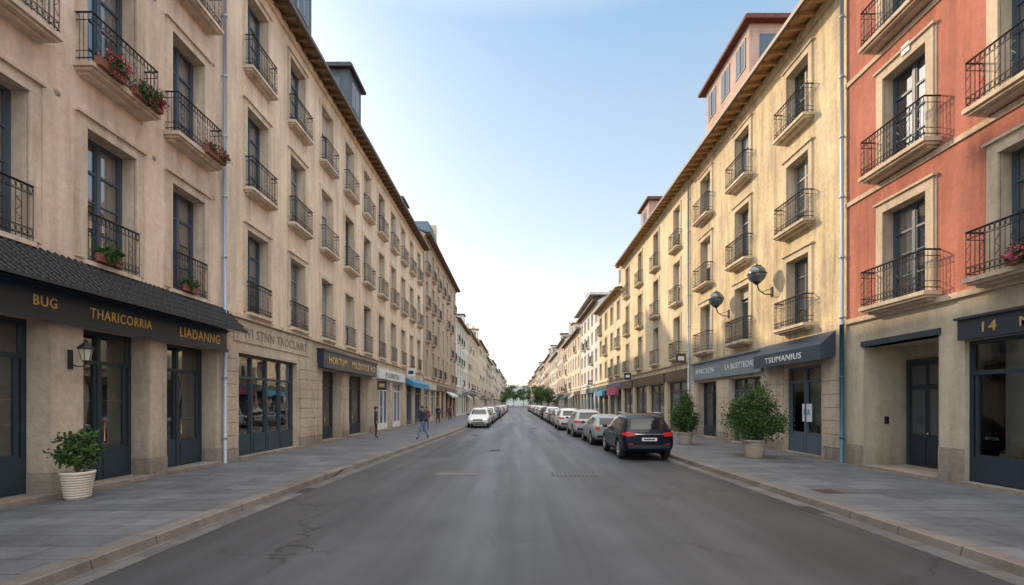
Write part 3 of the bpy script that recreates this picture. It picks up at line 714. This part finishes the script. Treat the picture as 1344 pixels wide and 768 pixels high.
def strip(mb, K, side, a, b, za, zb, mat):
    for i in range(len(K)-1):
        (y0, x0), (y1, x1) = K[i], K[i+1]
        p = [(side*(x0+a), y0, za), (side*(x1+a), y1, za), (side*(x1+b), y1, zb), (side*(x0+b), y0, zb)]
        if side > 0: p.reverse()
        mb.face(p, mat)
for side, K, D in ((-1, KL, 9.3), (1, KR, 10.4)):
    mb = MB(); strip(mb, K, side, -.0, .03, 0, .12, M_KERB); strip(mb, K, side, .03, .05, .12, .134, M_KERB); strip(mb, K, side, .05, .28, .134, .134, M_KERB); mb.obj('kerb')
    mb = MB()
    for i in range(len(K)-1):
        (y0, x0), (y1, x1) = K[i], K[i+1]
        mb.face([(side*(x0+.28), y0, .13), (side*(x1+.28), y1, .13), (side*(D+1.6), y1, .13), (side*(D+1.6), y0, .13)], M_PAVE)
    mb.obj('pavement')
    mb = MB(); strip(mb, K, side, -.32, -.002, .004, .004, M_GUT); mb.obj('gutter_strip')
M_STEEL = simple('cast_iron_cover', (.10, .10, .10), .55, .3, .5, .3, 30)
M_CONC = simple('concrete_patch', (.13, .13, .13), .8, 0, .3, .2, 6)
M_RUST = simple('rusty_cover', (.14, .10, .08), .7, .2, .5, .3, 20)
def cover(name, x0, x1, y0, y1, z, m, grid=True):
    mb = MB(); mb.box(x0, x1, y0, y1, z, z+.004, m)
    if grid:
        n = int((x1-x0)/.12)
        for i in range(n): x = x0+.05+i*(x1-x0-.1)/n; mb.box(x, x+.05, y0+.05, y1-.05, z+.004, z+.009, M_IRON)
    mb.obj(name)
cover('drain_cover', .95, 2.35, 12.6, 13.4, .004, M_STEEL); cover('road_patch', -2.3, -1.1, 12.7, 13.3, .004, M_CONC, False)
cover('utility_cover', 6.4, 6.95, 9.5, 10.0, .132, M_RUST)
mb = MB()
for (a, b, c, d) in ((-3.6, -2.4, 17, 24.5), (1.6, 2.9, 24, 33), (-1.2, -.2, 34, 46)):
    mb.face([(a, c, .004), (b, c+.1, .004), (b+.06, d, .004), (a-.05, d-.1, .004)], M_ASPH2)
mb.obj('road_repair')
for (X, Y) in ((-.9, 19.5), (1.4, 37), (-2.6, 29)):
    mb = MB(); mb.lathe((X, Y, .004), [(.001, .012), (.27, .012), (.28, .006), (.30, .006), (.31, .012), (.36, .010), (.37, 0)], M_STEEL, 28)
    for k in range(-3, 4): mb.box(X-.2, X+.2, Y+k*.06-.012, Y+k*.06+.012, .015, .02, M_IRON)
    mb.obj('manhole_cover')
for (X, Y) in ((-4.86, 10.5), (5.55, 8.6), (-4.2, 28)):
    mb = MB(); mb.box(X-.14, X+.14, Y-.3, Y+.3, .005, .012, M_STEEL)
    for k in range(7): mb.box(X-.11, X+.11, Y-.26+k*.08, Y-.225+k*.08, .012, .015, M_IRON)
    mb.obj('drain_grate')
mb = MB(); rr = random.Random(3)
hp = [(x, 34*math.exp(-((x+60)/260)**2)+9*math.sin(x*.02)+rr.uniform(-1, 1)) for x in range(-700, 701, 35)]
for i in range(len(hp)-1):
    (a, h0), (b, h1) = hp[i], hp[i+1]
    mb.face([(a, 700, 0), (b, 700, 0), (b, 800, max(2, h1)), (a, 800, max(2, h0))], simple('hill_green', (.17, .21, .20), .95, 0, .1, .3, .03), True)
mb.obj('hill')

# ------------------------------------------------------------------ trees and plants
def tree(X, Y, h, r, seed, n=1500, leaf=.45):
    e = empty('street_tree', (X, Y, .0)); mb = MB(); rr = random.Random(seed)
    mb.tube([(0, 0, 0), (.05, 0, h*.3), (0, .05, h*.6)], [.2, .15, .08], M_BARK, 8)
    for k in range(7):
        a = rr.uniform(0, 6.28); z = h*rr.uniform(.28, .5); mb.tube([(0, 0, z), (math.cos(a)*r*.4, math.sin(a)*r*.4, z+h*.15), (math.cos(a)*r*.75, math.sin(a)*r*.75, z+h*.3)], [.07, .05, .02], M_BARK, 5)
    mb.obj('trunk', e); mb = MB(); leaves(mb, (0, 0, h*.64), (r, r, h*.36), n, leaf, seed=seed, clumps=26); mb.obj('crown', e)
tree(6.4, 118, 7.0, 3.0, 4); tree(8.6, 126, 6.5, 2.6, 9); tree(6.6, 150, 8, 3.2, 5)
tree(-2, 300, 15, 6, 11, 1200, 1.0); tree(5, 330, 14, 6, 12, 1200, 1.0); tree(-8.0, 260, 9, 4, 13, 900, .8); tree(10, 350, 18, 7, 15, 900, 1.2); tree(-7, 370, 18, 7, 16, 900, 1.2)
def potted(name, X, Y, potm, ph, pr, fr, fz, n, size, seed, shape, ribs=False):
    e = empty(name, (X, Y, .132)); mb = MB()
    prof = [(.001, 0), (pr*.68, 0), (pr*.7, .02)]
    if ribs:
        m = 9
        for i in range(m):
            z = .03+i*(ph-.1)/m; r = pr*(.7+.24*((i+.5)/m)); prof += [(r, z), (r+.018, z+.012), (r+.018, z+.035), (r+.002, z+.048)]
    else: prof += [(pr*.85, ph*.5), (pr*.93, ph*.82)]
    prof += [(pr*1.0, ph-.06), (pr*1.05, ph-.05), (pr*1.05, ph), (pr*.93, ph), (pr*.9, ph-.05), (.001, ph-.05)]
    mb.lathe((0, 0, 0), prof, potm, 28); mb.obj('pot', e)
    mb = MB(); rr = random.Random(seed)
    for k in range(9):
        a = rr.uniform(0, 6.28); q = rr.uniform(.2, .7)*fr; mb.tube([(0, 0, ph-.05), (math.cos(a)*q*.4, math.sin(a)*q*.4, ph+fz*.6), (math.cos(a)*q, math.sin(a)*q, ph+fz*rr.uniform(1.1, 1.6))], [.02, .014, .006], M_BARK, 5)
    mb.obj('stems', e)
    mb = MB(); leaves(mb, (0, 0, ph+fz*.95), (fr, fr, fz), n, size, seed=seed, shape=shape, clumps=60, spread=.3); mb.obj('foliage', e)
M_POTW = simple('white_pot', (.62, .55, .46), .75, 0, .3, .08, 15); M_POTB = simple('beige_pot', (.45, .38, .30), .75, 0, .3, .12, 10)
potted('potted_plant', -8.64, 9.0, M_POTW, .54, .26, .33, .42, 1500, .10, 3, 'ell', True)
potted('potted_shrub', 8.3, 16.0, M_POTB, .62, .42, .98, 1.15, 9500, .10, 5, 'egg')
potted('potted_shrub', 7.85, 21.3, M_POTB, .55, .38, .62, 1.0, 5500, .11, 6, 'egg')
def fbox(X, Y0, Y1, z, seed, flowers=True, sgn=1, sz=1.0):
    e = empty('flower_box'); mb = MB(); mb.box(X-.08, X+.08, Y0, Y1, z+.01, z+.19, simple('terracotta', (.25, .1, .06), .8)); mb.obj('planter', e)
    mb = MB(); yc = (Y0+Y1)/2
    leaves(mb, (X+.04*sgn, yc, z+.22), (.2, (Y1-Y0)/2+.05, .22*sz), 520, .09, seed=seed, clumps=20)
    if flowers: leaves(mb, (X+.1*sgn, yc, z+.24), (.22, (Y1-Y0)/2+.05, .24*sz), 260, .065, [M_RED, M_PINK, M_RED], seed=seed+1, clumps=16)
    mb.obj('flowers', e)
fbox(-8.84, 9.65, 10.3, 9.16, 1); fbox(-8.84, 10.55, 11.35, 9.16, 2); fbox(-8.84, 13.0, 13.8, 9.16, 3); fbox(-9.2, 10.0, 10.6, 5.12, 5, False); fbox(-9.2, 12.6, 13.1, 5.12, 8, False)
fbox(9.9, 8.4, 9.2, 4.76, 7, True, -1)

# ------------------------------------------------------------------ cars
M_TYRE = simple('tyre_rubber', (.02, .02, .02), .85); M_RIM = simple('alloy_rim', (.5, .51, .53), .3, .8)
M_BLK = simple('black_trim', (.018, .018, .02), .5); M_CGL = simple('car_glass', (.012, .015, .018), .04, 0, .5)
M_TAIL = simple('tail_lamp', (.55, .02, .015), .2, 0, .4); M_HEAD = simple('head_lamp', (.65, .67, .7), .1, .2, .8, coat=.6)
M_PLATE = simple('number_plate', (.75, .75, .72), .5); M_PLTXT = simple('plate_text', (.03, .03, .03), .5); M_CHROME = simple('chrome', (.7, .7, .72), .15, 1.0)
def paint(name, c): return simple(name, c, .3, 0, .15, coat=.3)
STN = {
 'suv': dict(L=4.6, wb=(.86, 3.62), R=.36, st=[
  (0, .74, .42, .88, .60, .95), (.05, .85, .34, .96, .66, 1.04), (.16, .89, .28, 1.02, .67, 1.20), (.42, .915, .24, 1.05, .66, 1.52), (.62, .92, .22, 1.05, .67, 1.60),
  (1.2, .925, .20, 1.04, .69, 1.645), (1.9, .925, .20, 1.03, .69, 1.65), (2.5, .925, .20, 1.02, .67, 1.60), (2.72, .925, .2, 1.02, .65, 1.54), (3.42, .92, .21, 1.0, .68, 1.09), (3.6, .915, .22, .99, .7, 1.06),
  (4.2, .88, .24, .90, .66, .95), (4.45, .82, .28, .80, .6, .84), (4.56, .76, .34, .68, .54, .70), (4.6, .7, .4, .62, .5, .64)]),
 'hatch': dict(L=4.25, wb=(.74, 3.36), R=.325, st=[
  (0, .70, .40, .84, .56, .90), (.05, .81, .32, .92, .6, .99), (.16, .85, .26, .97, .61, 1.08), (.48, .875, .22, .98, .59, 1.34), (.75, .88, .2, .97, .6, 1.43),
  (1.2, .885, .18, .96, .61, 1.48), (1.8, .885, .18, .95, .61, 1.485), (2.25, .885, .18, .94, .6, 1.44), (2.5, .885, .18, .94, .58, 1.36), (3.2, .88, .19, .92, .6, .99), (3.35, .875, .2, .91, .62, .965),
  (3.85, .84, .22, .82, .6, .86), (4.1, .78, .26, .72, .54, .76), (4.2, .72, .32, .62, .5, .64), (4.25, .66, .38, .56, .46, .58)])}
CARM = {}
def car_template(kind):
    d = STN[kind]; V = []; Fc = []
    for (s, w, zb, be, wr, zt) in d['st']:
        h = [(0, zb), (w*.82, zb), (w*.965, zb+.1), (w, zb+(be-zb)*.42), (w*.995, be-.16), (w*.95, be), (wr, be+(zt-be)*.88), (wr*.78, zt-.006), (0, zt+.01)]
        ring = h+[(-x, z) for x, z in reversed(h[1:-1])]
        V += [(x, s, z) for x, z in ring]
    n = 16; S = len(d['st'])
    for i in range(S-1):
        for j in range(n): j2 = (j+1) % n; Fc.append((i*n+j, (i+1)*n+j, (i+1)*n+j2, i*n+j2))
    for base, rev in ((0, False), ((S-1)*n, True)):
        fs = [(base, base+1, base+15)]+[(base+k, base+k+1, base+15-k, base+16-k) for k in range(1, 7)]+[(base+7, base+8, base+9)]
        for f in fs: Fc.append(tuple(reversed(f)) if rev else f)
    me = bpy.data.meshes.new('body'); me.from_pydata(V, [], Fc)
    bm = bmesh.new(); bm.from_mesh(me); bmesh.ops.recalc_face_normals(bm, faces=bm.faces); bm.to_mesh(me); bm.free()
    me.materials.append(M_BLK); me.materials.append(M_BLK)
    o = bpy.data.objects.new('tmp', me); scene.collection.objects.link(o)
    m = o.modifiers.new('s', 'SUBSURF'); m.levels = 2; m.render_levels = 2
    cut = MB()
    for y in d['wb']:
        r = d['R']+.055
        for sx in (-1, 1):
            c = (sx*.85, y, d['R']); seg = 28; base = len(cut.v)
            for xx in (-.27, .27):
                for j in range(seg): a = 2*math.pi*j/seg; cut.v.append((c[0]+xx, y+r*math.cos(a), d['R']+r*math.sin(a)))
            for j in range(seg): j2 = (j+1) % seg; cut.f.append((base+j, base+j2, base+seg+j2, base+seg+j)); cut.m.append(1); cut.sm.append(False)
            cut.f.append(tuple(base+j for j in reversed(range(seg)))); cut.f.append(tuple(base+seg+j for j in range(seg))); cut.m += [1, 1]; cut.sm += [False, False]
    cut.mats = [M_BLK, M_TYRE]; cm = cut.mesh('cut')
    bm = bmesh.new(); bm.from_mesh(cm); bmesh.ops.recalc_face_normals(bm, faces=bm.faces); bm.to_mesh(cm); bm.free()
    co = bpy.data.objects.new('cut', cm); scene.collection.objects.link(co)
    bo = o.modifiers.new('b', 'BOOLEAN'); bo.operation = 'DIFFERENCE'; bo.object = co; bo.solver = 'EXACT'
    bpy.context.view_layer.update(); dg = bpy.context.evaluated_depsgraph_get()
    body = bpy.data.meshes.new_from_object(o.evaluated_get(dg))
    bpy.data.objects.remove(o); bpy.data.objects.remove(co)
    for p in body.polygons: p.use_smooth = (p.material_index == 0)
    bvh = BVHTree.FromPolygons([v.co for v in body.vertices], [tuple(p.vertices) for p in body.polygons])
    D = MB()
    def patch(axis, q, mat, off=.006, nu=8, nv=5):
        P = [[None]*(nv+1) for _ in range(nu+1)]
        dirs = {'rear': Vector((0, 1, 0)), 'front': Vector((0, -1, 0)), 'R': Vector((-1, 0, 0)), 'L': Vector((1, 0, 0))}[axis]
        for i in range(nu+1):
            for j in range(nv+1):
                s, t = i/nu, j/nv
                a = (q[0][0]*(1-s)+q[1][0]*s)*(1-t)+(q[3][0]*(1-s)+q[2][0]*s)*t; b = (q[0][1]*(1-s)+q[1][1]*s)*(1-t)+(q[3][1]*(1-s)+q[2][1]*s)*t
                org = {'rear': Vector((a, -3, b)), 'front': Vector((a, 9, b)), 'R': Vector((3, a, b)), 'L': Vector((-3, a, b))}[axis]
                hit = bvh.ray_cast(org, dirs)
                if hit[0] is None: hit = bvh.find_nearest(Vector((a, 0 if axis == 'rear' else 4.3, b)) if axis in ('rear', 'front') else Vector((.9 if axis == 'R' else -.9, a, b)))
                nn = hit[1]
                if nn.dot(dirs) > 0: nn = -nn
                P[i][j] = hit[0]+nn*off
        for i in range(nu):
            for j in range(nv): D.face([P[i][j], P[i+1][j], P[i+1][j+1], P[i][j+1]], mat, True)
    rect = lambda a, b, c, e: [(a, c), (b, c), (b, e), (a, e)]
    suv = kind == 'suv'
    zb = 1.0 if suv else .93
    if suv:
        patch('rear', [(-.62, 1.10), (.62, 1.10), (.53, 1.47), (-.53, 1.47)], M_CGL, .005, 12, 6)
        for sx in (-1, 1): patch('rear', [(sx*.50, .86), (sx*.82, .87), (sx*.80, 1.0), (sx*.50, .98)], M_TAIL, .012)
        patch('rear', rect(-.5, .5, .925, .945), M_CHROME, .012, 12, 1)
        patch('rear', rect(-.26, .26, .70, .81), M_PLATE, .016); patch('rear', rect(-.19, .19, .73, .78), M_PLTXT, .018, 4, 1)
        patch('rear', rect(-.72, .72, .44, .56), M_BLK, .008, 12, 3)
        for sx in (-1, 1): patch('rear', rect(sx*.55, sx*.72, .58, .61), M_TAIL, .012)
    else:
        patch('rear', [(-.56, 1.0), (.56, 1.0), (.48, 1.31), (-.48, 1.31)], M_CGL, .005, 12, 6)
        for sx in (-1, 1): patch('rear', [(sx*.54, .76), (sx*.76, .77), (sx*.73, .93), (sx*.58, .91)], M_TAIL, .012)
        patch('rear', rect(-.26, .26, .64, .75), M_PLATE, .016); patch('rear', rect(-.19, .19, .67, .72), M_PLTXT, .018, 4, 1)
        patch('rear', rect(-.66, .66, .40, .50), M_BLK, .008, 12, 3)
    zt = 1.50 if suv else 1.34; z0 = 1.10 if suv else 1.02
    patch('front', [(-.66, z0), (.66, z0), (.54, zt), (-.54, zt)] if suv else [(-.62, z0), (.62, z0), (.5, zt), (-.5, zt)], M_CGL, .005, 12, 6)
    hz = (.66, .80) if suv else (.60, .72)
    for sx in (-1, 1): patch('front', [(sx*.42, hz[0]), (sx*.70, hz[0]+.03), (sx*.72, hz[1]), (sx*.46, hz[1]-.04)], M_HEAD, .012)
    patch('front', rect(-.38, .38, hz[0]-.08, hz[0]+.05), M_BLK, .01, 10, 3); patch('front', rect(-.55, .55, .40, .48), M_BLK, .01, 10, 3)
    patch('front', rect(-.26, .26, .50, .60), M_PLATE, .02)
    for s in ('R', 'L'):
        if suv:
            wz, wt = 1.09, 1.49
            patch(s, [(.50, wz+.03), (.92, wz), (.92, wt), (.66, wt-.03)], M_CGL, .005); patch(s, [(.98, wz), (1.86, wz), (1.86, wt+.02), (.98, wt)], M_CGL, .005)
            patch(s, [(1.94, wz), (2.98, wz), (2.52, wt), (1.94, wt+.02)], M_CGL, .005)
            lines = (.98, 1.90, 2.98); hd = (1.05, 2.0); zz = (.36, 1.04)
            patch(s, rect(1.3, 3.15, .26, .36), M_BLK, .008, 12, 2)
            patch(s, [(.02, .87), (.3, .89), (.28, .98), (.04, .98)], M_TAIL, .01)
        else:
            wz, wt = 1.01, 1.33
            patch(s, [(.95, wz), (1.62, wz), (1.62, wt+.01), (.98, wt-.01)], M_CGL, .005); patch(s, [(1.70, wz), (2.72, wz), (2.28, wt-.02), (1.70, wt+.01)], M_CGL, .005)
            patch(s, [(.56, wz+.05), (.88, wz), (.90, wt-.03), (.72, wt-.07)], M_CGL, .005)
            lines = (1.66, 2.72); hd = (1.72,); zz = (.32, .96)
        for y in lines: patch(s, rect(y-.006, y+.006, *zz), M_BLK, .003, 1, 8)
        for y in hd: patch(s, rect(y, y+.17, zb-.12, zb-.095), M_CHROME, .02, 3, 1)
    for sx in (-1, 1):
        my = 2.95 if suv else 2.66
        D.ell((sx*(1.0 if suv else .95), my, zb+.1), (.1, .06, .07), M_BLK, 12, 8); D.tube([(sx*.86, my, zb+.03), (sx*.97, my, zb+.07)], .02, M_BLK, 5)
        if suv: D.tube([(sx*.60, .75, 1.62), (sx*.62, .85, 1.665), (sx*.62, 2.2, 1.665), (sx*.6, 2.35, 1.61)], .016, M_CHROME, 6)
    D.tube([(.0, .33, 1.15), (.35, .28, 1.12)] if suv else [(0, .25, 1.06), (.3, .2, 1.03)], .008, M_BLK, 4)
    Wm = MB()
    for y in d['wb']:
        for sx in (-1, 1):
            c = (sx*(.80 if suv else .765), y, d['R']); M = Matrix.Rotation(sx*math.pi/2, 3, 'Y'); r = d['R']
            Wm.lathe(c, [(r*.62, -.11), (r*.9, -.11), (r*.985, -.09), (r, -.05), (r, .05), (r*.985, .09), (r*.9, .11), (r*.66, .105), (r*.64, .06)], M_TYRE, 32, M)
            Wm.lathe(c, [(r*.66, .10), (r*.62, .10), (r*.6, .03), (.001, .02)], M_BLK, 32, M)
            Wm.lathe(c, [(r*.67, .104), (r*.66, .112), (r*.6, .11), (r*.59, .06)], M_RIM, 32, M)
            Wm.lathe(c, [(.07, .05), (.065, .095), (.001, .1)], M_RIM, 16, M)
            for k in range(5):
                a = k*2*math.pi/5+.3
                for da in (-.16, .16):
                    p = M @ Vector((.04*math.cos(a), .04*math.sin(a), .085)); q = M @ Vector((r*.62*math.cos(a+da), r*.62*math.sin(a+da), .10))
                    Wm.tube([Vector(c)+p, Vector(c)+q], .016, M_RIM, 4)
    CARM[kind] = (body, D.mesh('details'), Wm.mesh('wheels'))
car_template('suv'); car_template('hatch')
bodies = {}
def car(kind, col, cname, X, Y, rz=0):
    e = empty('parked_car', (X, Y, 0.004), rz); body, det, wh = CARM[kind]
    key = (kind, cname)
    if key not in bodies:
        b = body.copy(); mi = [p.material_index for p in body.polygons]; b.materials.clear(); b.materials.append(paint(cname, col)); b.materials.append(M_TYRE); b.polygons.foreach_set('material_index', mi); bodies[key] = b
    for nme, me in (('body', bodies[key]), ('windows_and_lights', det), ('wheels', wh)):
        o = bpy.data.objects.new(nme, me); scene.collection.objects.link(o); o.parent = e
COL = dict(black=(.004, .008, .022), silver=(.42, .44, .46), white=(.68, .69, .7), grey=(.16, .18, .2), blue=(.05, .10, .2), dsilver=(.28, .31, .34), red=(.25, .03, .03))
def C(k, c, X, Y, rz=0): car(k, COL[c], 'paint_'+c, X, Y, rz)
C('suv', 'black', 4.62, 15.9, math.radians(-.5))
C('hatch', 'dsilver', 4.48, 21.6); C('suv', 'silver', 4.3, 26.9); C('suv', 'white', 4.05, 34.0); C('hatch', 'silver', 4.1, 40); C('hatch', 'grey', 4.05, 45.2)
cs = ['white', 'silver', 'grey', 'black', 'dsilver', 'white', 'blue', 'silver', 'red', 'white']
for i in range(15): C(R.choice(['suv', 'hatch']), cs[(i*3) % 10], 4.05+R.uniform(-.08, .08), 51+i*5.6+R.uniform(-.3, .3))
C('suv', 'white', -3.2, 42.2, math.pi)
for i in range(15): C(R.choice(['suv', 'hatch']), cs[(i*7+2) % 10], -3.15+R.uniform(-.06, .06), 48.4+i*5.7+R.uniform(-.3, .3), math.pi)

# ------------------------------------------------------------------ people
M_SKIN = simple('skin', (.5, .3, .22), .6)
def person(X, Y, z, rz, top, trou, hair, H=1.68, longhair=False, stand=False):
    e = empty('pedestrian', (X, Y, z), rz); e.scale = (H/1.72,)*3
    if stand: lf = [(.09, .02, .5), (.1, 0, .09), (.11, .14, .035)]; lb = [(-.09, .03, .5), (-.1, 0, .09), (-.12, .13, .035)]; sw = .03
    else: lf = [(.09, .17, .5), (.09, .27, .09), (.09, .42, .045)]; lb = [(-.09, .0, .49), (-.09, -.30, .17), (-.09, -.2, .035)]; sw = .16
    V = [((0, 0, .95), (.145, .10)), ((0, 0, 1.12), (.125, .09)), ((0, .01, 1.32), (.16, .105)), ((0, 0, 1.45), (.09, .07)), ((0, .01, 1.52), (.05, .05)), ((0, .03, 1.60), (.072, .085)), ((0, .025, 1.67), (.066, .08))]
    Ed = [(0, 1), (1, 2), (2, 3), (3, 4), (4, 5), (5, 6)]
    def add(p, r, par): V.append((p, r)); Ed.append((par, len(V)-1)); return len(V)-1
    for sx, lg in ((1, lf), (-1, lb)):
        a = add((sx*.09, 0, .88), (.095, .095), 0); b = add(lg[0], (.06, .062), a); c = add(lg[1], (.04, .042), b); add(lg[2], (.042, .03), c)
    hands = []
    for sx in (1, -1):
        dy = -sx*sw
        a = add((sx*.175, 0, 1.42), (.06, .06), 2); b = add((sx*.225, dy*.5-.02, 1.17), (.045, .045), a); c = add((sx*.235, dy*1.1+.05, .95), (.03, .03), b)
        hnd = (sx*.235, dy*1.2+.06, .885); add(hnd, (.022, .035), c); hands.append((sx, hnd))
    me = bpy.data.meshes.new('b'); me.from_pydata([v[0] for v in V], Ed, [])
    o = bpy.data.objects.new('b', me); scene.collection.objects.link(o)
    sk = o.modifiers.new('k', 'SKIN'); ss = o.modifiers.new('s', 'SUBSURF'); ss.levels = 2
    for i, v in enumerate(V): me.skin_vertices[0].data[i].radius = v[1]
    me.skin_vertices[0].data[0].use_root = True
    bpy.context.view_layer.update()
    bm_ = bpy.data.meshes.new_from_object(o.evaluated_get(bpy.context.evaluated_depsgraph_get())); bpy.data.objects.remove(o)
    bm_.materials.clear()
    for m in (top, trou, M_SKIN, M_BLK): bm_.materials.append(m)
    for p in bm_.polygons:
        c = p.center; p.use_smooth = True
        if c.z > 1.49: k = 2
        elif abs(c.x) > .17 and c.z < .96: k = 2
        elif c.z > .93: k = 0
        elif c.z > .12 and not (c.y < -.2 and c.z < .17): k = 1
        else: k = 3
        p.material_index = k
    ob = bpy.data.objects.new('body', bm_); scene.collection.objects.link(ob); ob.parent = e
    mb = MB()
    for sx, h in hands:
        for k in range(4):
            yy = h[1]-.027+k*.018; ln = (.062, .075, .08, .068)[k]
            mb.tube([(h[0], yy, h[2]-.02), (h[0]+sx*.004, yy+.004, h[2]-.02-ln*.55), (h[0]-sx*.012, yy+.008, h[2]-.02-ln)], [.009, .008, .006], M_SKIN, 5)
        mb.tube([(h[0], h[1]+.03, h[2]+.02), (h[0]-sx*.01, h[1]+.055, h[2]-.01), (h[0]-sx*.012, h[1]+.06, h[2]-.04)], [.011, .009, .007], M_SKIN, 5)
    hm = simple('hair_'+hair[0], hair[1], .7)
    mb.ell((0, .005, 1.665), (.088, .098, .088), hm); mb.ell((0, -.02, 1.60 if not longhair else 1.56), (.078, .07, .08 if not longhair else .13), hm)
    mb.ell((0, .118, 1.62), (.013, .02, .022), M_SKIN, 6, 5); mb.ell((0, .103, 1.578), (.024, .008, .007), simple('lips', (.4, .15, .13), .5), 6, 4)
    for sx in (-1, 1): mb.ell((sx*.03, .104, 1.64), (.011, .008, .007), M_BLK, 6, 4); mb.ell((sx*.08, .02, 1.62), (.012, .02, .03), M_SKIN, 6, 5)
    if not stand: mb.ell((-.2, -.03, 1.05), (.06, .12, .13), M_BLK, 10, 8); mb.tube([(-.2, -.03, 1.15), (-.12, .0, 1.45), (.05, .02, 1.47)], .012, M_BLK, 5)
    mb.obj('head_and_hands', e)
M_J1 = simple('jacket_navy', (.03, .04, .07), .8); M_J2 = simple('coat_dark', (.04, .035, .035), .85); M_JN = simple('jeans', (.12, .19, .3), .85); M_TR = simple('trousers_dark', (.03, .03, .035), .85); M_J3 = simple('coat_wine', (.2, .04, .05), .85)
HB = ('brown', (.06, .035, .02)); HD = ('dark', (.02, .015, .012))
person(-4.95, 24.2, .13, math.radians(150), M_J1, M_JN, HB, 1.72, longhair=True)
person(-6.3, 30.5, .13, math.radians(10), M_J2, M_TR, HD, 1.7)
person(-6.35, 32.3, .13, math.radians(190), M_J3, M_JN, HB, 1.65, longhair=True)
person(-7.7, 25.0, .13, math.radians(-70), M_J2, M_TR, HD, 1.7, stand=True)
person(-7.2, 42, .13, math.radians(180), M_J1, M_TR, HD, 1.72); person(-7.6, 52, .13, 0, M_J3, M_TR, HB, 1.68)

# ------------------------------------------------------------------ light, sky, camera
az = math.radians(48); el = math.radians(27)
S = Vector((-math.sin(az)*math.cos(el), math.cos(az)*math.cos(el), math.sin(el)))
sun = bpy.data.lights.new('sun', 'SUN'); sun.energy = 4.2; sun.angle = math.radians(1.0); sun.color = (1, .77, .52)
so = bpy.data.objects.new('sun', sun); scene.collection.objects.link(so); so.rotation_euler = S.to_track_quat('Z', 'Y').to_euler()
w = bpy.data.worlds.new('World'); scene.world = w; w.use_nodes = True
n = w.node_tree.nodes; l = w.node_tree.links
sky = n.new('ShaderNodeTexSky'); sky.sky_type = 'NISHITA'; sky.sun_disc = False; sky.sun_elevation = el; sky.sun_rotation = -az
sky.dust_density = 2.0; sky.air_density = 1.0; sky.ozone_density = 1.0
# haze gradient over clear sky; overhead and behind camera boosted as added fill
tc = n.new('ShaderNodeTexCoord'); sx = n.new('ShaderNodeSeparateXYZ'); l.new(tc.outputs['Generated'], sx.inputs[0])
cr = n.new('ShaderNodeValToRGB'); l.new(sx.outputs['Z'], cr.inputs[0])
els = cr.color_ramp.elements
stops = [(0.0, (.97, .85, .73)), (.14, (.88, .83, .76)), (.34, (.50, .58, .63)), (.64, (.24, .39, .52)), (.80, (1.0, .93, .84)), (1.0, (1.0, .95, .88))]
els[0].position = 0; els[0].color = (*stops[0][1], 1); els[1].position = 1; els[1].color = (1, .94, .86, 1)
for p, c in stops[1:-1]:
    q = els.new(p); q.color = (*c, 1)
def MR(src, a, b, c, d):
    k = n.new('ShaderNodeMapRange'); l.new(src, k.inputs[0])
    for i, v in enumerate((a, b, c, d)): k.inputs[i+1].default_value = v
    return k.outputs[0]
top_fill = MR(sx.outputs['Z'], .66, .85, 1.0, 2.3)
rear_fill = MR(sx.outputs['Y'], -.55, 0.0, 2.3, 1.0)
mm = n.new('ShaderNodeMath'); mm.operation = 'MULTIPLY'; l.new(top_fill, mm.inputs[0]); l.new(rear_fill, mm.inputs[1])
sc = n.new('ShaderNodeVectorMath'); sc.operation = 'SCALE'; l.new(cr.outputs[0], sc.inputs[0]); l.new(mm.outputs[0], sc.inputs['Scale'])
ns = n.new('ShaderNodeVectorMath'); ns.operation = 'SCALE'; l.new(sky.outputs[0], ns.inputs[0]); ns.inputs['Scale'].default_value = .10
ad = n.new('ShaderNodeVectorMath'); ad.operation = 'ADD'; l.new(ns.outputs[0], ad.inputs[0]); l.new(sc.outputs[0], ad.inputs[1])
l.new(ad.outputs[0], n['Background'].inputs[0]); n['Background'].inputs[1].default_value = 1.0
cam = bpy.data.cameras.new('camera'); cam.sensor_width = 36; cam.lens = 36*600/1344; cam.shift_x = -6/1344; cam.shift_y = 146/1344; cam.clip_end = 4000
co = bpy.data.objects.new('camera', cam); scene.collection.objects.link(co); co.location = (0, 0, 2); co.rotation_euler = (math.pi/2, 0, 0); scene.camera = co
scene.view_settings.view_transform = 'Standard'; scene.view_settings.look = 'None'; scene.view_settings.exposure = 0
